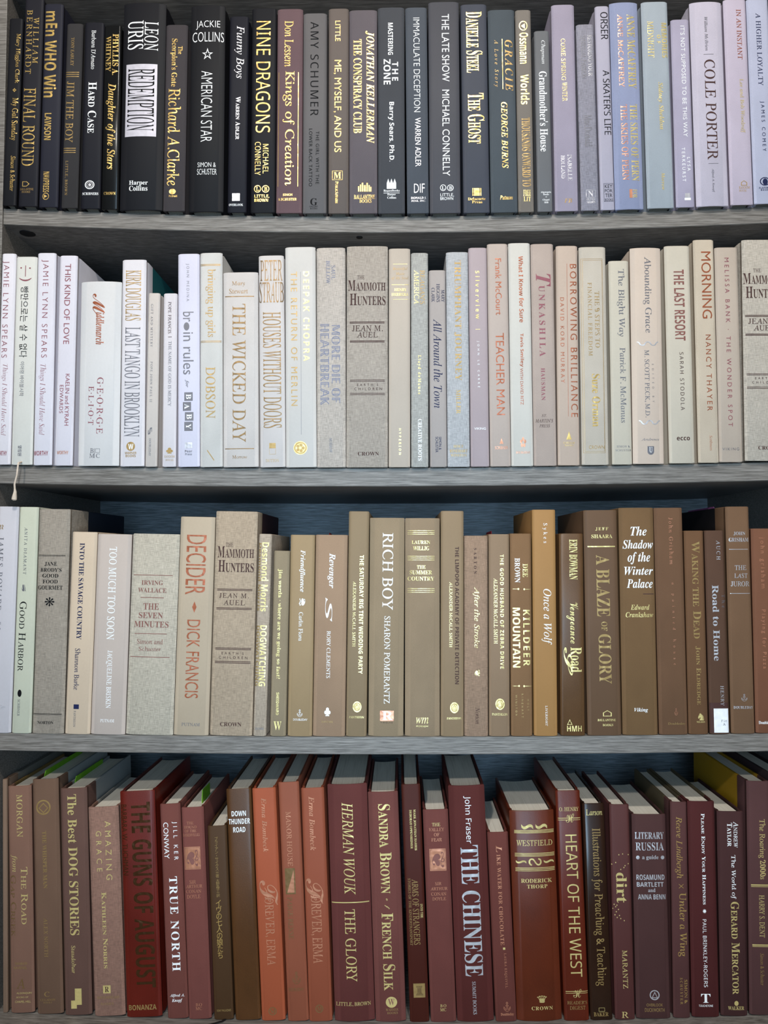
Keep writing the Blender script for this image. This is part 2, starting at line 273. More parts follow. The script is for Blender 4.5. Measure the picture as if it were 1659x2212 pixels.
 ('A', 0.2509, 1.82389, -0.747, 30.78, 233.3, 140, (140, 146, 173), 'c', 1, 'periwinkle blue book with two double columns of glinting golden lettering', [('a', 'YS!', 'ANNE McCAFFREY', 7.21, 177.3, 8.92, 83.9), ('a', 'Rs!', 'ANNE McCAFFREY', -4.55, 178.3, 5.6, 82.7), ('t', 'YS!', 'THE SKIES OF PERN', 7.36, 74.5, 8.28, 86.0), ('t', 'Rs!', 'THE SKIES OF PERN', -3.29, 74.8, 7.1, 84.8), ('p', 'R#', '', 1.67, 17.4, 3.18, 9.7), ('p', 'YS', 'FOR', 6.09, 17.2, 4.95, 9.5)], {}),
 ('A', 0.28459, 1.82473, -0.756, 28.84, 232.5, 140, (157, 164, 171), 'c', 0, 'pale blue green book with yellow gold capitals and a slanted gold name', [('t', 'YP', 'MEMORIES', 9.72, 188.3, 5.94, 39.5), ('t', 'YP', 'OF', 3.52, 189.7, 4.16, 9.9), ('t', 'Ys', 'MIDNIGHT', -5.23, 189.6, 6.9, 41.4), ('a', 'YT', 'Sidney Sheldon', 3.35, 114.3, 6.27, 53.3), ('p', 'YT', 'Morrow', 3.41, 29.8, 3.53, 19.4)], {}),
 ('A', 0.31127, 1.82547, -0.55, 19.98, 211.1, 127, (167, 160, 179), 'c', 0, 'short lavender book with small spaced white capitals and a white emblem', [('t', 'Wp', "IT'S NOT SUPPOSED TO BE THIS WAY", 2.36, 141.1, 4.74, 125.2), ('a', 'Wp', 'LYSA', 4.87, 47.9, 3.53, 15.2), ('a', 'Wp', 'TERKEURST', -0.68, 47.5, 3.53, 38.0), ('e', 'V#', '', 2.46, 13.1, 5.53, 4.8), ('e', 'Wph', '▬', 2.39, 9.0, 6.82, 2.7)], {}),
 ('A', 0.34096, 1.8265, -0.76, 34.74, 229.9, 138, (186, 179, 192), 'c', 1, 'wide pale pinkish lavender book with large dark serif capitals between thin bars', [('a', 'Et', 'William McBrien', -0.68, 193.4, 3.56, 38.3), ('r', 'E#', '', 1.05, 170.1, 11.02, 0.5), ('t', 'Ds', 'COLE PORTER', 1.64, 107.8, 11.81, 112.5), ('r', 'E#', '', 1.97, 47.2, 10.82, 0.5), ('p', 'Es', 'Alfred A. Knopf', 0.89, 28.4, 2.94, 26.0)], {}),
 ('A', 0.37252, 1.82752, -0.757, 24.48, 231.0, 139, (186, 175, 190), 'c', 0, 'pinkish lilac book with rosy copper serif lettering, second from the right on the top shelf', [('t', 'Cs', 'IN AN INSTANT', 3.57, 191.1, 5.33, 56.7), ('a', 'Ys', 'Lee and Bob Woodruff', 3.53, 110.3, 5.31, 60.5), ('e', 'Gph', '⌂', 2.56, 24.1, 6.69, 5.7), ('p', 'Gsh', 'RANDOM', 2.78, 19.0, 11.73, 2.8), ('p', 'Gsh', 'HOUSE', 1.01, 15.6, 7.97, 2.4)], {}),
 ('A', 0.3977, 1.82845, -0.863, 23.74, 230.1, 138, (176, 178, 198), 'c', 0, 'pale blue lavender book at the right end of the top shelf with navy spaced capitals', [('t', 'Ns', 'A HIGHER LOYALTY', -0.04, 173.0, 5.32, 81.8), ('a', 'Np', 'JAMES COMEY', 0.43, 86.3, 4.94, 56.0), ('e', 'No', '', -0.0, 24.7, 10.9, 9.3), ('e', 'N@', '', 0.33, 24.3, 5.51, 7.3), ('p', 'NPh', 'FLATIRON', 0.47, 17.5, 14.06, 1.9), ('p', 'NPh', 'BOOKS', 0.2, 15.2, 9.72, 1.7)], {}),
 ('B', -0.43299, 1.54714, 0.406, 15.61, 234.0, 140, (223, 217, 222), 's', 0, 'white book cut by the left edge of the photo with thin mauve capitals and handwriting', [('a', 'Mq', 'JAMIE LYNN SPEARS', -2.95, 171.7, 8.07, 107.9), ('t', 'Mtq', 'Things I Should Have Said', -0.84, 71.3, 7.12, 78.8), ('p', 'MPh', 'WORTHY', -1.61, 12.4, 11.58, 5.1)], {}),
 ('B', -0.41258, 1.54678, 0.261, 23.2, 230.6, 138, (213, 210, 202), 's', 0, 'off-white book with a red smiley sign and black Korean writing, ribbon tassel hanging below', [('e', 'M#', '', -0.72, 214.5, 0.78, 12.5), ('e', 'M@', '', -5.7, 218.0, 1.7, 1.8), ('e', 'M@', '', 4.15, 217.7, 1.83, 1.8), ('e', 'Mp', ')', -0.68, 205.0, 13.42, 3.9), ('t', 'Bp', '빵만으로는 살 수 없다', -1.09, 157.6, 8.84, 78.9), ('a', 'Ep', '이어령 바이블시학', -1.74, 94.5, 4.79, 38.2), ('p', 'NP', '열림원', -1.97, 15.5, 4.13, 11.6)], {'ribbon': 'white'}),
 ('B', -0.38966, 1.5463, 0.12, 20.4, 235.1, 141, (217, 212, 219), 's', 0, 'white book with thin mauve capitals and handwriting, right of the Korean book', [('a', 'Mq', 'JAMIE LYNN SPEARS', -1.54, 172.9, 8.19, 109.1), ('t', 'Mtq', 'Things I Should Have Said', -1.93, 72.2, 8.14, 78.1), ('p', 'MPh', 'WORTHY', -1.72, 13.1, 15.97, 5.1)], {}),
 ('B', -0.36673, 1.54578, 0.465, 19.73, 232.5, 170, (215, 209, 216), 's', 0, 'bluish white book with dull red sans capitals, left of the thick short white book', [('t', 'Mp', 'THIS KIND OF LOVE', -0.13, 178.4, 6.49, 89.5), ('a', 'Mp', 'KAELIN and KYRAH', 2.6, 72.3, 4.52, 56.8), ('a', 'Mp', 'EDWARDS', -3.67, 72.9, 4.13, 31.0), ('p', 'RPh', 'WORTHY', -0.81, 14.2, 12.61, 3.8)], {}),
 ('B', -0.32884, 1.54536, 0.066, 44.84, 203.7, 125, (209, 205, 203), 's', 1, 'thick short white book with coppery script and letters parted by dots', [('t', 'Cc', 'M', -1.8, 177.6, 13.61, 24.8), ('t', 'CT', 'iddlemarch', 0.01, 151.2, 9.06, 35.8), ('a', 'Ms', 'G·E·O·R·G·E', 1.43, 66.1, 7.08, 61.8), ('a', 'Ms', 'E·L·I·O·T', -8.43, 66.1, 6.18, 42.5), ('p', 'Esh', 'B', -6.64, 16.6, 3.85, 5.1), ('e', 'E%', '', -0.16, 16.6, 4.75, 4.6), ('r', 'E#', '', -3.64, 13.9, 0.51, 10.5), ('p', 'Esh', 'MC', -3.46, 11.0, 11.56, 4.7)], {}),
 ('B', -0.29134, 1.54466, -0.16, 26.42, 228.3, 165, (216, 209, 211), 's', 0, 'white book with tall thin golden capitals and teal boards behind its white spine', [('a', 'gs!', 'KIRK DOUGLAS', -0.52, 188.4, 17.48, 56.1), ('t', 'Es!', 'LAST TANGO IN BROOKLYN', -0.6, 92.7, 17.12, 120.7), ('e', 'g@', '', -1.53, 21.8, 9.49, 9.9), ('e', 'WPh', 'W', -1.33, 21.6, 5.51, 5.9), ('p', 'gPh', 'WARNER', -1.45, 14.6, 12.82, 2.6), ('p', 'gPh', 'BOOKS', -1.41, 11.4, 11.02, 2.6)], {'board': (28, 92, 96), 'bs': 24}),
 ('B', -0.27054, 1.54419, 0.325, 13.18, 191.3, 125, (199, 188, 180), 's', 0, 'narrow short ivory book with faint grey lettering beside a tall white book', [('t', 'Es', 'GIFT AND MYSTERY', -1.91, 155.2, 2.58, 47.4), ('a', 'Es', 'POPE JOHN PAUL II', -1.4, 93.0, 2.57, 44.5), ('e', 'Es', '§', -1.68, 39.0, 4.62, 8.3), ('p', 'Es', 'DOUBLEDAY', -1.48, 21.3, 2.31, 19.2)], {}),
 ('B', -0.25103, 1.544, -0.154, 15.23, 191.0, 125, (210, 202, 204), 's', 0, 'narrow short white book with small dark serif capitals split by a bar', [('a', 'Ds', 'POPE FRANCIS', -0.4, 164.0, 3.48, 35.1), ('r', 'D#', '', 0.05, 142.5, 3.99, 0.6), ('t', 'Es', 'THE NAME OF GOD IS MERCY', 0.16, 102.1, 3.47, 71.7), ('e', 'gph', '♣', 0.67, 17.6, 7.29, 6.4), ('p', 'gsh', 'RANDOM', 0.67, 11.2, 11.25, 2.6), ('p', 'gsh', 'HOUSE', 0.7, 7.4, 8.69, 2.0)], {}),
 ('B', -0.22931, 1.5439, -0.636, 23.65, 235.1, 141, (210, 205, 218), 's', 0, 'bright white book with playful dark silver lettering and lettered toy blocks', [('a', 'Eq', 'JOHN MEDINA', -1.18, 203.1, 3.75, 41.8), ('t', 'Ep', 'br', -0.36, 164.9, 11.86, 11.1), ('e', 'E@', '', -2.3, 154.2, 6.18, 9.1), ('t', 'Ep', 'in rules', -0.25, 124.4, 11.57, 46.6), ('t', 'ET', 'for', -1.88, 91.2, 4.49, 8.4), ('e', 'E#', '', -0.15, 76.8, 9.23, 9.4), ('e', 'E#', '', -1.82, 66.0, 8.97, 9.6), ('e', 'E#', '', 0.54, 55.0, 9.35, 9.4), ('e', 'E#', '', -0.17, 44.1, 9.22, 9.9), ('t', 'WS', 'B', -0.09, 76.8, 5.51, 5.4), ('t', 'WS', 'A', -1.82, 66.0, 5.38, 5.8), ('t', 'WS', 'B', 0.6, 54.9, 5.64, 5.4), ('t', 'WS', 'Y', -0.11, 44.0, 5.5, 5.6), ('e', 'V#', '', -0.12, 23.4, 8.05, 6.4), ('p', 'EPh', 'Pear', -0.12, 17.0, 8.05, 2.6), ('p', 'EPh', 'Press', -0.12, 13.7, 7.28, 2.3)], {}),
 ('B', -0.20474, 1.54362, -0.57, 24.59, 236.2, 142, (199, 194, 188), 'c', 0, 'pale greenish white book with double gold bands and lower case gold title', [('r', 'g#', '', -0.82, 223.3, 22.16, 0.7), ('r', 'g#', '', -0.82, 222.0, 22.15, 0.7), ('t', 'gs', 'bringing up girls', -0.63, 180.3, 11.34, 75.5), ('r', 'g#', '', -0.27, 138.2, 22.88, 0.6), ('r', 'g#', '', -0.27, 136.9, 22.88, 0.6), ('a', 'gs', 'DOBSON', -0.77, 81.3, 10.64, 56.6), ('e', 'gp', '⁄', -0.63, 12.7, 7.66, 12.8)], {}),
 ('B', -0.17263, 1.54342, -0.519, 38.31, 214.4, 129, (200, 191, 185), 'c', 0, 'broad short off-white book with very large golden brown serif capitals between two bars', [('a', 'hsh', 'Mary', -2.27, 201.4, 14.56, 5.9), ('a', 'hsh', 'Stewart', -2.22, 193.4, 20.61, 5.5), ('r', 'h#', '', -1.07, 187.5, 31.93, 1.0), ('t', 'hs!', 'THE WICKED DAY', -1.67, 103.2, 14.73, 152.1), ('r', 'h#', '', -1.36, 20.0, 31.62, 0.9), ('p', 'hsh', 'Morrow', -1.19, 11.0, 15.93, 3.6)], {}),
 ('B', -0.13783, 1.54312, -0.79, 27.57, 233.1, 140, (201, 192, 187), 's', 0, 'white book with stretched golden capitals, name stacked in two lines at the head', [('a', 'hs!h', 'PETER', 0.06, 216.4, 24.07, 22.8), ('a', 'hs!h', 'STRAUB', 0.0, 192.1, 26.77, 23.2), ('t', 'hs!', 'HOUSES WITHOUT DOORS', 0.22, 106.5, 19.95, 127.6), ('e', 'g#', '', -0.17, 23.4, 7.0, 5.7), ('e', 'g%', '', -0.22, 17.6, 7.0, 7.3), ('p', 'gsh', 'DUTTON', -0.44, 7.2, 14.37, 3.3)], {}),
 ('B', -0.10705, 1.5429, -0.471, 33.16, 242.5, 146, (200, 193, 186), 's', 0, 'tall white book with two rows of spaced gold capitals and a round seal', [('a', 'YP', 'DEEPAK CHOPRA', 6.4, 165.5, 6.79, 99.2), ('t', 'gp', 'THE RETURN OF MERLIN', -7.04, 141.1, 7.04, 148.1), ('r', 'E#', '', 0.31, 125.2, 0.38, 179.4), ('e', 'Y@', '', -0.76, 21.0, 15.0, 14.7), ('e', 'go', '', -0.76, 21.0, 13.47, 13.1), ('e', 'gp', '✿', -0.69, 21.0, 9.28, 9.6)], {}),
 ('B', -0.07438, 1.54268, -0.242, 31.32, 241.6, 145, (181, 169, 158), 'n', 0, 'oatmeal linen book with outlined blue grey capitals in two rows', [('a', 'Us', 'SAUL', 2.66, 213.8, 4.23, 15.9), ('a', 'Us', 'BELLOW', -3.05, 214.1, 4.36, 25.8), ('t', 'Ud', 'MORE DIE OF', 5.25, 112.6, 9.18, 85.6), ('t', 'Ud', 'HEARTBREAK', -6.94, 112.4, 9.32, 88.9), ('p', 'Et', 'MORROW', -0.6, 23.9, 3.05, 16.6)], {}),
 ('B', -0.03591, 1.54254, 0.114, 44.78, 243.1, 146, (163, 151, 139), 'n', 0, 'thick beige linen book in mid row with dark bronze title and ruled author band', [('t', 'Dsh', 'THE', -7.06, 208.4, 8.07, 4.3), ('t', 'DSkh!', 'Mammoth', -0.45, 199.4, 40.96, 11.7), ('t', 'DSkh!', 'Hunters', 0.53, 183.9, 39.0, 13.0), ('r', 'D#', '', -0.14, 159.1, 38.06, 0.8), ('r', 'D#', '', -0.14, 157.8, 38.05, 0.8), ('a', 'Dsh', 'JEAN M.', 0.25, 152.0, 33.7, 6.7), ('a', 'Dsh', 'AUEL', 0.13, 144.9, 22.71, 6.1), ('r', 'D#', '', 0.01, 138.2, 37.76, 0.8), ('r', 'D#', '', 0.02, 136.9, 37.75, 0.8), ('r', 'D#', '', 0.33, 95.2, 37.66, 0.6), ('r', 'D#', '', 0.33, 93.7, 37.66, 0.6), ('p', 'Dph', "EARTH'S", 0.59, 90.0, 22.89, 2.6), ('p', 'Dph', 'CHILDREN', 1.16, 85.5, 30.14, 2.8), ('r', 'D#', '', 0.34, 80.7, 37.63, 0.6), ('r', 'D#', '', 0.35, 79.2, 37.63, 0.6), ('p', 'DSh', 'CROWN', 1.44, 14.8, 22.79, 4.1)], {}),
 ('B', -0.00102, 1.54257, 0.186, 23.41, 240.1, 144, (183, 168, 153), 's', 0, 'plain cream book with tiny faint gold lines of title at its head', [('r', 'Y#', '', 0.84, 222.8, 15.36, 0.4), ('t', 'gth', 'Beautiful', 0.66, 217.3, 16.25, 3.9), ('t', 'gth', 'Music', 0.85, 212.0, 10.23, 2.9), ('t', 'gth', 'of My Soul', 0.53, 206.9, 18.54, 3.9), ('r', 'Y#', '', 0.86, 199.9, 19.17, 0.5), ('a', 'YSh', 'HENRY', 1.05, 194.2, 13.67, 3.2), ('a', 'YSh', 'HERRERA', 0.54, 189.1, 18.52, 3.2), ('r', 'Y#', '', 1.5, 183.7, 16.6, 0.4), ('p', 'YP', 'HYPERION', 0.69, 27.8, 2.53, 28.6)], {}),
 ('B', 0.02108, 1.5426, 0.12, 18.62, 235.0, 141, (164, 160, 153), 'n', 0, 'slim pale sage cloth book with gold and cream capitals in three groups', [('t', 'gs', "REAGAN'S", 3.12, 196.9, 5.36, 37.6), ('t', 'Ys', 'AMERICA', -3.26, 197.0, 5.36, 37.6), ('a', 'YS', 'Lloyd deMause', -0.57, 100.5, 4.19, 43.0), ('p', 'WS', 'CREATIVE ROOTS', 0.19, 29.6, 4.17, 45.2)], {}),
 ('B', 0.04126, 1.54263, -0.128, 18.08, 215.6, 129, (165, 154, 148), 's', 0, 'short slim grey book with dark blue calligraphic italics', [('a', 'Ns', 'MARY', 6.04, 187.0, 3.57, 13.5), ('a', 'Ns', 'HIGGINS', 0.84, 190.3, 3.82, 20.0), ('a', 'Ns', 'CLARK', -4.66, 188.2, 3.57, 15.8), ('t', 'Nt', 'All Around the Town', 0.2, 112.9, 9.52, 97.6), ('p', 'Np', 'SIMON &', 1.9, 25.7, 2.78, 14.0), ('p', 'Np', 'SCHUSTER', -1.77, 24.3, 3.03, 16.9)], {}),
 ('B', 0.063, 1.54274, -0.129, 23.97, 235.4, 141, (172, 170, 170), 'n', 0, 'pale blue linen book with worn gold block capitals', [('t', 'gS', 'TRIUMPHANT JOURNEY', 0.25, 159.9, 7.88, 132.3), ('a', 'gS', 'MILLER', 0.17, 70.7, 4.68, 26.2), ('p', 'gSh', 'HOLT', -0.24, 22.2, 10.47, 2.9), ('p', 'gSh', 'RINEHART', -0.04, 17.2, 19.29, 3.2), ('p', 'gSh', 'WINSTON', -0.01, 12.4, 17.39, 3.0)], {}),
 ('B', 0.08598, 1.54285, -0.244, 19.93, 239.9, 144, (169, 152, 153), 's', 0, 'dusty lilac book among the pale ones with widely spaced cream lettering', [('t', 'YP', 'Silverview', -0.6, 187.7, 4.58, 53.1), ('r', 'Y#', '', -0.79, 149.7, 5.08, 0.6), ('a', 'Wp', 'JOHN LE CARRÉ', -0.43, 111.4, 3.42, 50.7), ('p', 'Wph', 'VIKING', 0.31, 41.2, 12.36, 2.5)], {}),
 ('B', 0.10801, 1.54299, -0.38, 22.13, 243.9, 146, (180, 163, 152), 's', 0, 'pale pinkish grey book with coppery hand-drawn capitals and a copper drop mark', [('a', 'Cp', 'Frank McCourt', 0.65, 196.3, 6.74, 62.4), ('t', 'Cp', 'TEACHER MAN', 1.12, 100.5, 9.1, 89.6), ('e', 'Rph', '▲', 1.24, 27.6, 4.03, 6.3), ('p', 'Rph', 'SCRIBNER', 1.12, 20.2, 14.09, 3.3)], {}),
 ('B', 0.13145, 1.5432, -0.32, 23.72, 244.3, 147, (198, 191, 181), 's', 0, 'minty white book with bold orange gold title running down its right half', [('t', 'CP', 'What I Know for Sure', 1.61, 193.1, 5.08, 73.1), ('a', 'CP', 'Tavis Smiley', 0.99, 126.1, 4.68, 36.6), ('a', 'Cp', 'WITH DAVID RITZ', 0.54, 86.5, 3.28, 40.0), ('e', 'RPh', '✿', 0.96, 25.9, 6.54, 10.8), ('p', 'RSh', 'DOUBLEDAY', 0.85, 14.8, 15.46, 2.5)], {}),
 ('B', 0.15605, 1.54345, -0.27, 24.45, 242.9, 146, (172, 154, 143), 'c', 0, 'pinkish tan book with crimson spaced capitals led by a large slanted letter', [('t', 'MT', 'T', 0.81, 202.7, 15.87, 14.2), ('t', 'MS', 'UNKASHILA', -1.07, 157.8, 6.71, 77.9), ('a', 'MS', 'HAUSMAN', -1.13, 88.6, 4.29, 35.1), ('p', 'Dth', 'ST.', -0.49, 54.3, 5.41, 2.8), ('p', 'Dth', "MARTIN'S", -0.65, 48.7, 19.12, 3.8), ('p', 'Dth', 'PRESS', -0.24, 43.2, 11.32, 3.4)], {}),
 ('B', 0.18112, 1.54382, 0.153, 23.34, 240.1, 144, (185, 164, 148), 's', 0, 'peach cream book with two rows of spaced copper capitals and an upright thin line', [('t', 'Cp', 'BORROWING BRILLIANCE', 6.68, 136.0, 7.32, 167.5), ('r', 'C#', '', -0.07, 136.6, 0.38, 167.3), ('a', 'Cp', 'DAVID KORD MURRAY', -5.63, 136.3, 4.17, 93.5), ('e', 'Gph', '▲', 0.34, 32.3, 5.65, 8.9), ('p', 'Gsh', 'GOTHAM', 0.25, 24.3, 11.92, 2.2), ('p', 'Gsh', 'BOOKS', 0.23, 21.6, 9.41, 1.8)], {}),
 ('B', 0.2095, 1.54417, -0.034, 28.86, 238.2, 143, (184, 173, 159), 'c', 0, 'cream book with a double gold frame around its whole spine', [('e', 'g%', '', -1.0, 119.0, 23.56, 212.2), ('e', 'g%', '', -0.43, 119.0, 21.17, 209.0), ('t', 'gs', 'THE 9 STEPS TO', 4.34, 158.3, 5.3, 61.7), ('t', 'gs', 'FINANCIAL FREEDOM', -3.42, 158.7, 4.42, 80.4), ('a', 'GS', 'Suze Orman', 1.83, 70.0, 8.79, 57.3), ('p', 'gph', 'CROWN', 1.54, 19.2, 16.54, 3.8)], {}),
 ('B', 0.23821, 1.54451, -0.147, 21.57, 222.3, 133, (191, 181, 164), 's', 0, 'shorter pale cream book with faint silvery serif lettering, next to the pink cream one', [('t', 'Es', 'The Blight Way', 1.65, 176.1, 8.84, 74.1), ('a', 'Es', 'Patrick F. McManus', 2.45, 86.0, 6.28, 81.6), ('p', 'Esh', 'SIMON &', 1.36, 19.5, 14.14, 2.2), ('p', 'Esh', 'SCHUSTER', 1.4, 15.4, 16.88, 2.1)], {}),
 ('B', 0.26658, 1.5451, 0.091, 32.92, 235.9, 142, (199, 180, 164), 's', 1, 'pink cream book with pale silver lettering and small curling ornaments', [('t', 'Es', 'Abounding Grace', 1.05, 184.0, 9.46, 83.7), ('e', 'Vth', '〰', 0.79, 130.5, 23.26, 4.7), ('a', 'Es', 'M. SCOTT PECK, M.D.', -0.87, 86.9, 5.77, 73.3), ('a', 'Eq', 'EDITED BY', 5.78, 87.5, 2.01, 41.4), ('e', 'Vth', '〰', 1.43, 44.8, 22.77, 4.8), ('p', 'Eth', 'Andrews', 1.75, 26.5, 18.99, 2.8), ('e', 'E#', '', 2.08, 16.0, 6.99, 6.1), ('e', 'E@', '', 2.03, 13.3, 6.99, 6.9), ('e', 'Wsh', 'U', 2.13, 15.2, 3.37, 5.7)], {}),
 ('B', 0.30212, 1.54557, -0.316, 27.15, 237.2, 142, (193, 182, 165), 's', 0, 'yellowish cream book with coppery red title and bold dark author capitals', [('t', 'AP', 'THE LAST RESORT', 1.23, 171.9, 11.32, 77.8), ('a', 'Dx', 'SARAH STODOLA', 1.86, 88.8, 4.26, 63.0), ('p', 'DPh', 'ecco', 1.63, 26.6, 13.97, 3.8)], {}),
 ('B', 0.33045, 1.54611, -0.19, 22.06, 243.1, 146, (192, 176, 156), 'c', 0, 'straw coloured book with thin copper capitals, taller than its neighbours on the second shelf', [('t', 'Cp', 'MORNING', 2.06, 193.2, 10.44, 73.7), ('a', 'Cp', 'NANCY THAYER', 2.34, 97.3, 5.75, 82.8), ('p', 'Rt', 'Scribners', 2.6, 21.2, 3.11, 16.4)], {}),
 ('B', 0.35423, 1.54664, -0.077, 24.66, 233.9, 140, (181, 165, 150), 's', 0, 'greyish tan book with small wide-spaced mauve red capitals and a dot', [('t', 'Mp', 'MELISSA BANK · THE WONDER SPOT', -0.04, 130.4, 4.76, 184.0), ('p', 'Eph', 'VIKING', -0.4, 14.1, 17.66, 2.9)], {}),
 ('B', 0.39111, 1.54789, 0.488, 44.04, 240.7, 144, (178, 168, 155), 'n', 0, 'thick beige linen book cut by the photo edge, right end of second shelf', [('t', 'Dsh', 'THE', -6.51, 206.8, 8.04, 3.9), ('t', 'DSkh!', 'Mammoth', -1.14, 198.0, 40.16, 12.0), ('t', 'DSkh!', 'Hunters', 0.12, 182.8, 37.62, 12.6), ('r', 'D#', '', -1.06, 157.7, 37.57, 0.8), ('r', 'D#', '', -1.08, 156.4, 37.56, 0.8), ('a', 'Dsh', 'JEAN M.', -0.1, 151.2, 33.17, 6.1), ('a', 'Dsh', 'AUEL', 0.09, 143.9, 22.52, 5.8), ('r', 'D#', '', -0.9, 137.2, 37.52, 0.8), ('r', 'D#', '', -0.92, 135.9, 37.52, 0.8), ('r', 'D#', '', -0.5, 93.9, 37.18, 0.6), ('r', 'D#', '', -0.52, 92.6, 37.17, 0.6), ('p', 'Dph', "EARTH'S", 0.79, 89.2, 22.45, 2.5), ('p', 'Dph', 'CHILDREN', 1.09, 84.6, 29.67, 2.5), ('r', 'D#', '', -0.5, 79.6, 37.15, 0.6), ('r', 'D#', '', -0.52, 78.2, 37.14, 0.6), ('p', 'DSh', 'CROWN', 2.68, 14.0, 21.98, 4.0)], {}),
 ('C', -0.42953, 1.25839, 0.931, 22.54, 243.0, 146, (194, 189, 193), 's', 0, 'pale blue grey book cut by the left photo edge on the third shelf', [('e', 'gp', '≈', -6.87, 220.7, 4.54, 4.8), ('a', 'Es', 'JAMES BOVARD', -6.83, 170.0, 6.17, 79.9), ('t', 'Et', '"Lost Rights"', -6.98, 82.4, 7.78, 71.1), ('p', 'Vt', 'St.', 2.12, 27.1, 4.76, 4.0)], {}),
 ('C', -0.40682, 1.25803, 0.848, 20.97, 242.8, 146, (192, 192, 172), 's', 0, 'pale sage green book with dark spaced serif capitals', [('a', 'Es', 'ANITA DIAMANT', -2.08, 195.2, 3.43, 50.9), ('e', 'Esh', '☙', -2.57, 155.2, 4.52, 7.4), ('t', 'Bsk', 'Good Harbor', -2.35, 103.3, 7.78, 74.5), ('e', 'Bp', '●', -2.95, 42.5, 4.35, 7.6), ('p', 'Es', 'SCRIBNER', -3.48, 27.2, 2.72, 17.7)], {}),
 ('C', -0.378, 1.25764, 0.715, 33.97, 240.8, 172, (150, 139, 126), 'n', 0, 'mid grey linen cookbook with stacked black capitals and a little black fruit mark', [('r', 'B#', '', -1.5, 190.9, 29.46, 0.5), ('r', 'B#', '', -1.47, 189.8, 29.45, 0.4), ('t', 'BSh', 'JANE', -2.22, 181.3, 13.69, 4.7), ('t', 'BSh', "BRODY'S", -1.89, 175.0, 23.0, 4.3), ('t', 'BSh', 'GOOD', -2.3, 168.7, 17.38, 4.2), ('t', 'BSh', 'FOOD', -2.31, 162.4, 16.41, 4.1), ('t', 'BSh', 'GOURMET', -2.1, 155.9, 26.8, 4.6), ('e', 'Bph', '❋', -2.3, 140.7, 10.93, 10.1), ('r', 'B#', '', -1.1, 21.2, 30.98, 0.5), ('r', 'B#', '', -1.08, 20.2, 31.02, 0.4), ('p', 'BSh', 'NORTON', -2.74, 11.9, 17.22, 3.2)], {'board': (24, 32, 48), 'bs': 52}),
 ('C', -0.34622, 1.25732, 1.201, 27.08, 216.3, 130, (201, 179, 155), 's', 0, 'cream tan book with slate blue serif capitals, right of the grey linen cookbook', [('t', 'NS', 'INTO THE SAVAGE COUNTRY', -1.99, 152.4, 5.46, 103.8), ('a', 'Ns', 'Shannon Burke', -2.66, 68.9, 5.84, 44.1), ('e', 'N#', '', -2.0, 29.1, 5.69, 4.9), ('p', 'Es', 'PANTHEON', -3.4, 16.2, 2.44, 17.3)], {}),
 ('C', -0.31356, 1.25701, 1.2, 37.03, 214.1, 128, (187, 171, 160), 's', 0, 'pale pinkish grey book with glaring white capitals in two groups', [('t', 'Ws', 'TOO MUCH TOO SOON', -0.75, 150.5, 8.17, 99.7), ('a', 'Ws', 'JACQUELINE BRISKIN', -0.93, 58.6, 6.51, 61.3), ('p', 'Wsh', 'PUTNAM', -0.81, 14.7, 14.87, 3.4)], {}),
 ('C', -0.26884, 1.25677, 1.383, 50.64, 214.5, 129, (179, 168, 151), 'n', 0, 'broad grey green linen book with rosy brown title set between horizontal lines', [('r', 'A#', '', -1.88, 170.0, 42.47, 0.7), ('a', 'ASh', 'IRVING', -2.39, 161.9, 23.13, 5.0), ('a', 'ASh', 'WALLACE', -2.16, 153.8, 30.6, 5.0), ('r', 'A#', '', -2.01, 145.9, 25.42, 0.7), ('t', 'ASh', 'THE', -2.68, 136.5, 16.85, 6.7), ('t', 'ASh', 'SEVEN', -2.66, 126.9, 26.2, 6.4), ('t', 'ASh', 'MINUTES', -1.84, 117.4, 37.18, 6.7), ('r', 'A#', '', -2.14, 107.3, 34.72, 0.7), ('p', 'Ash', 'Simon and', -2.51, 98.9, 27.92, 5.4), ('p', 'Ash', 'Schuster', -2.56, 91.2, 23.71, 4.7), ('r', 'A#', '', -2.24, 82.5, 42.66, 0.7)], {}),
 ('C', -0.22415, 1.25634, 1.337, 37.3, 233.3, 140, (179, 160, 137), 's', 0, 'beige book with stretched shiny copper capitals parted by a diamond', [('t', 'Cp!', 'DECIDER', -0.44, 181.7, 21.75, 64.1), ('e', 'Cp!', '◆', -0.61, 136.3, 4.74, 12.1), ('a', 'Cp!', 'DICK FRANCIS', -0.72, 81.0, 14.32, 83.4), ('p', 'Esh', 'PUTNAM', -0.47, 11.6, 19.51, 3.4)], {}),
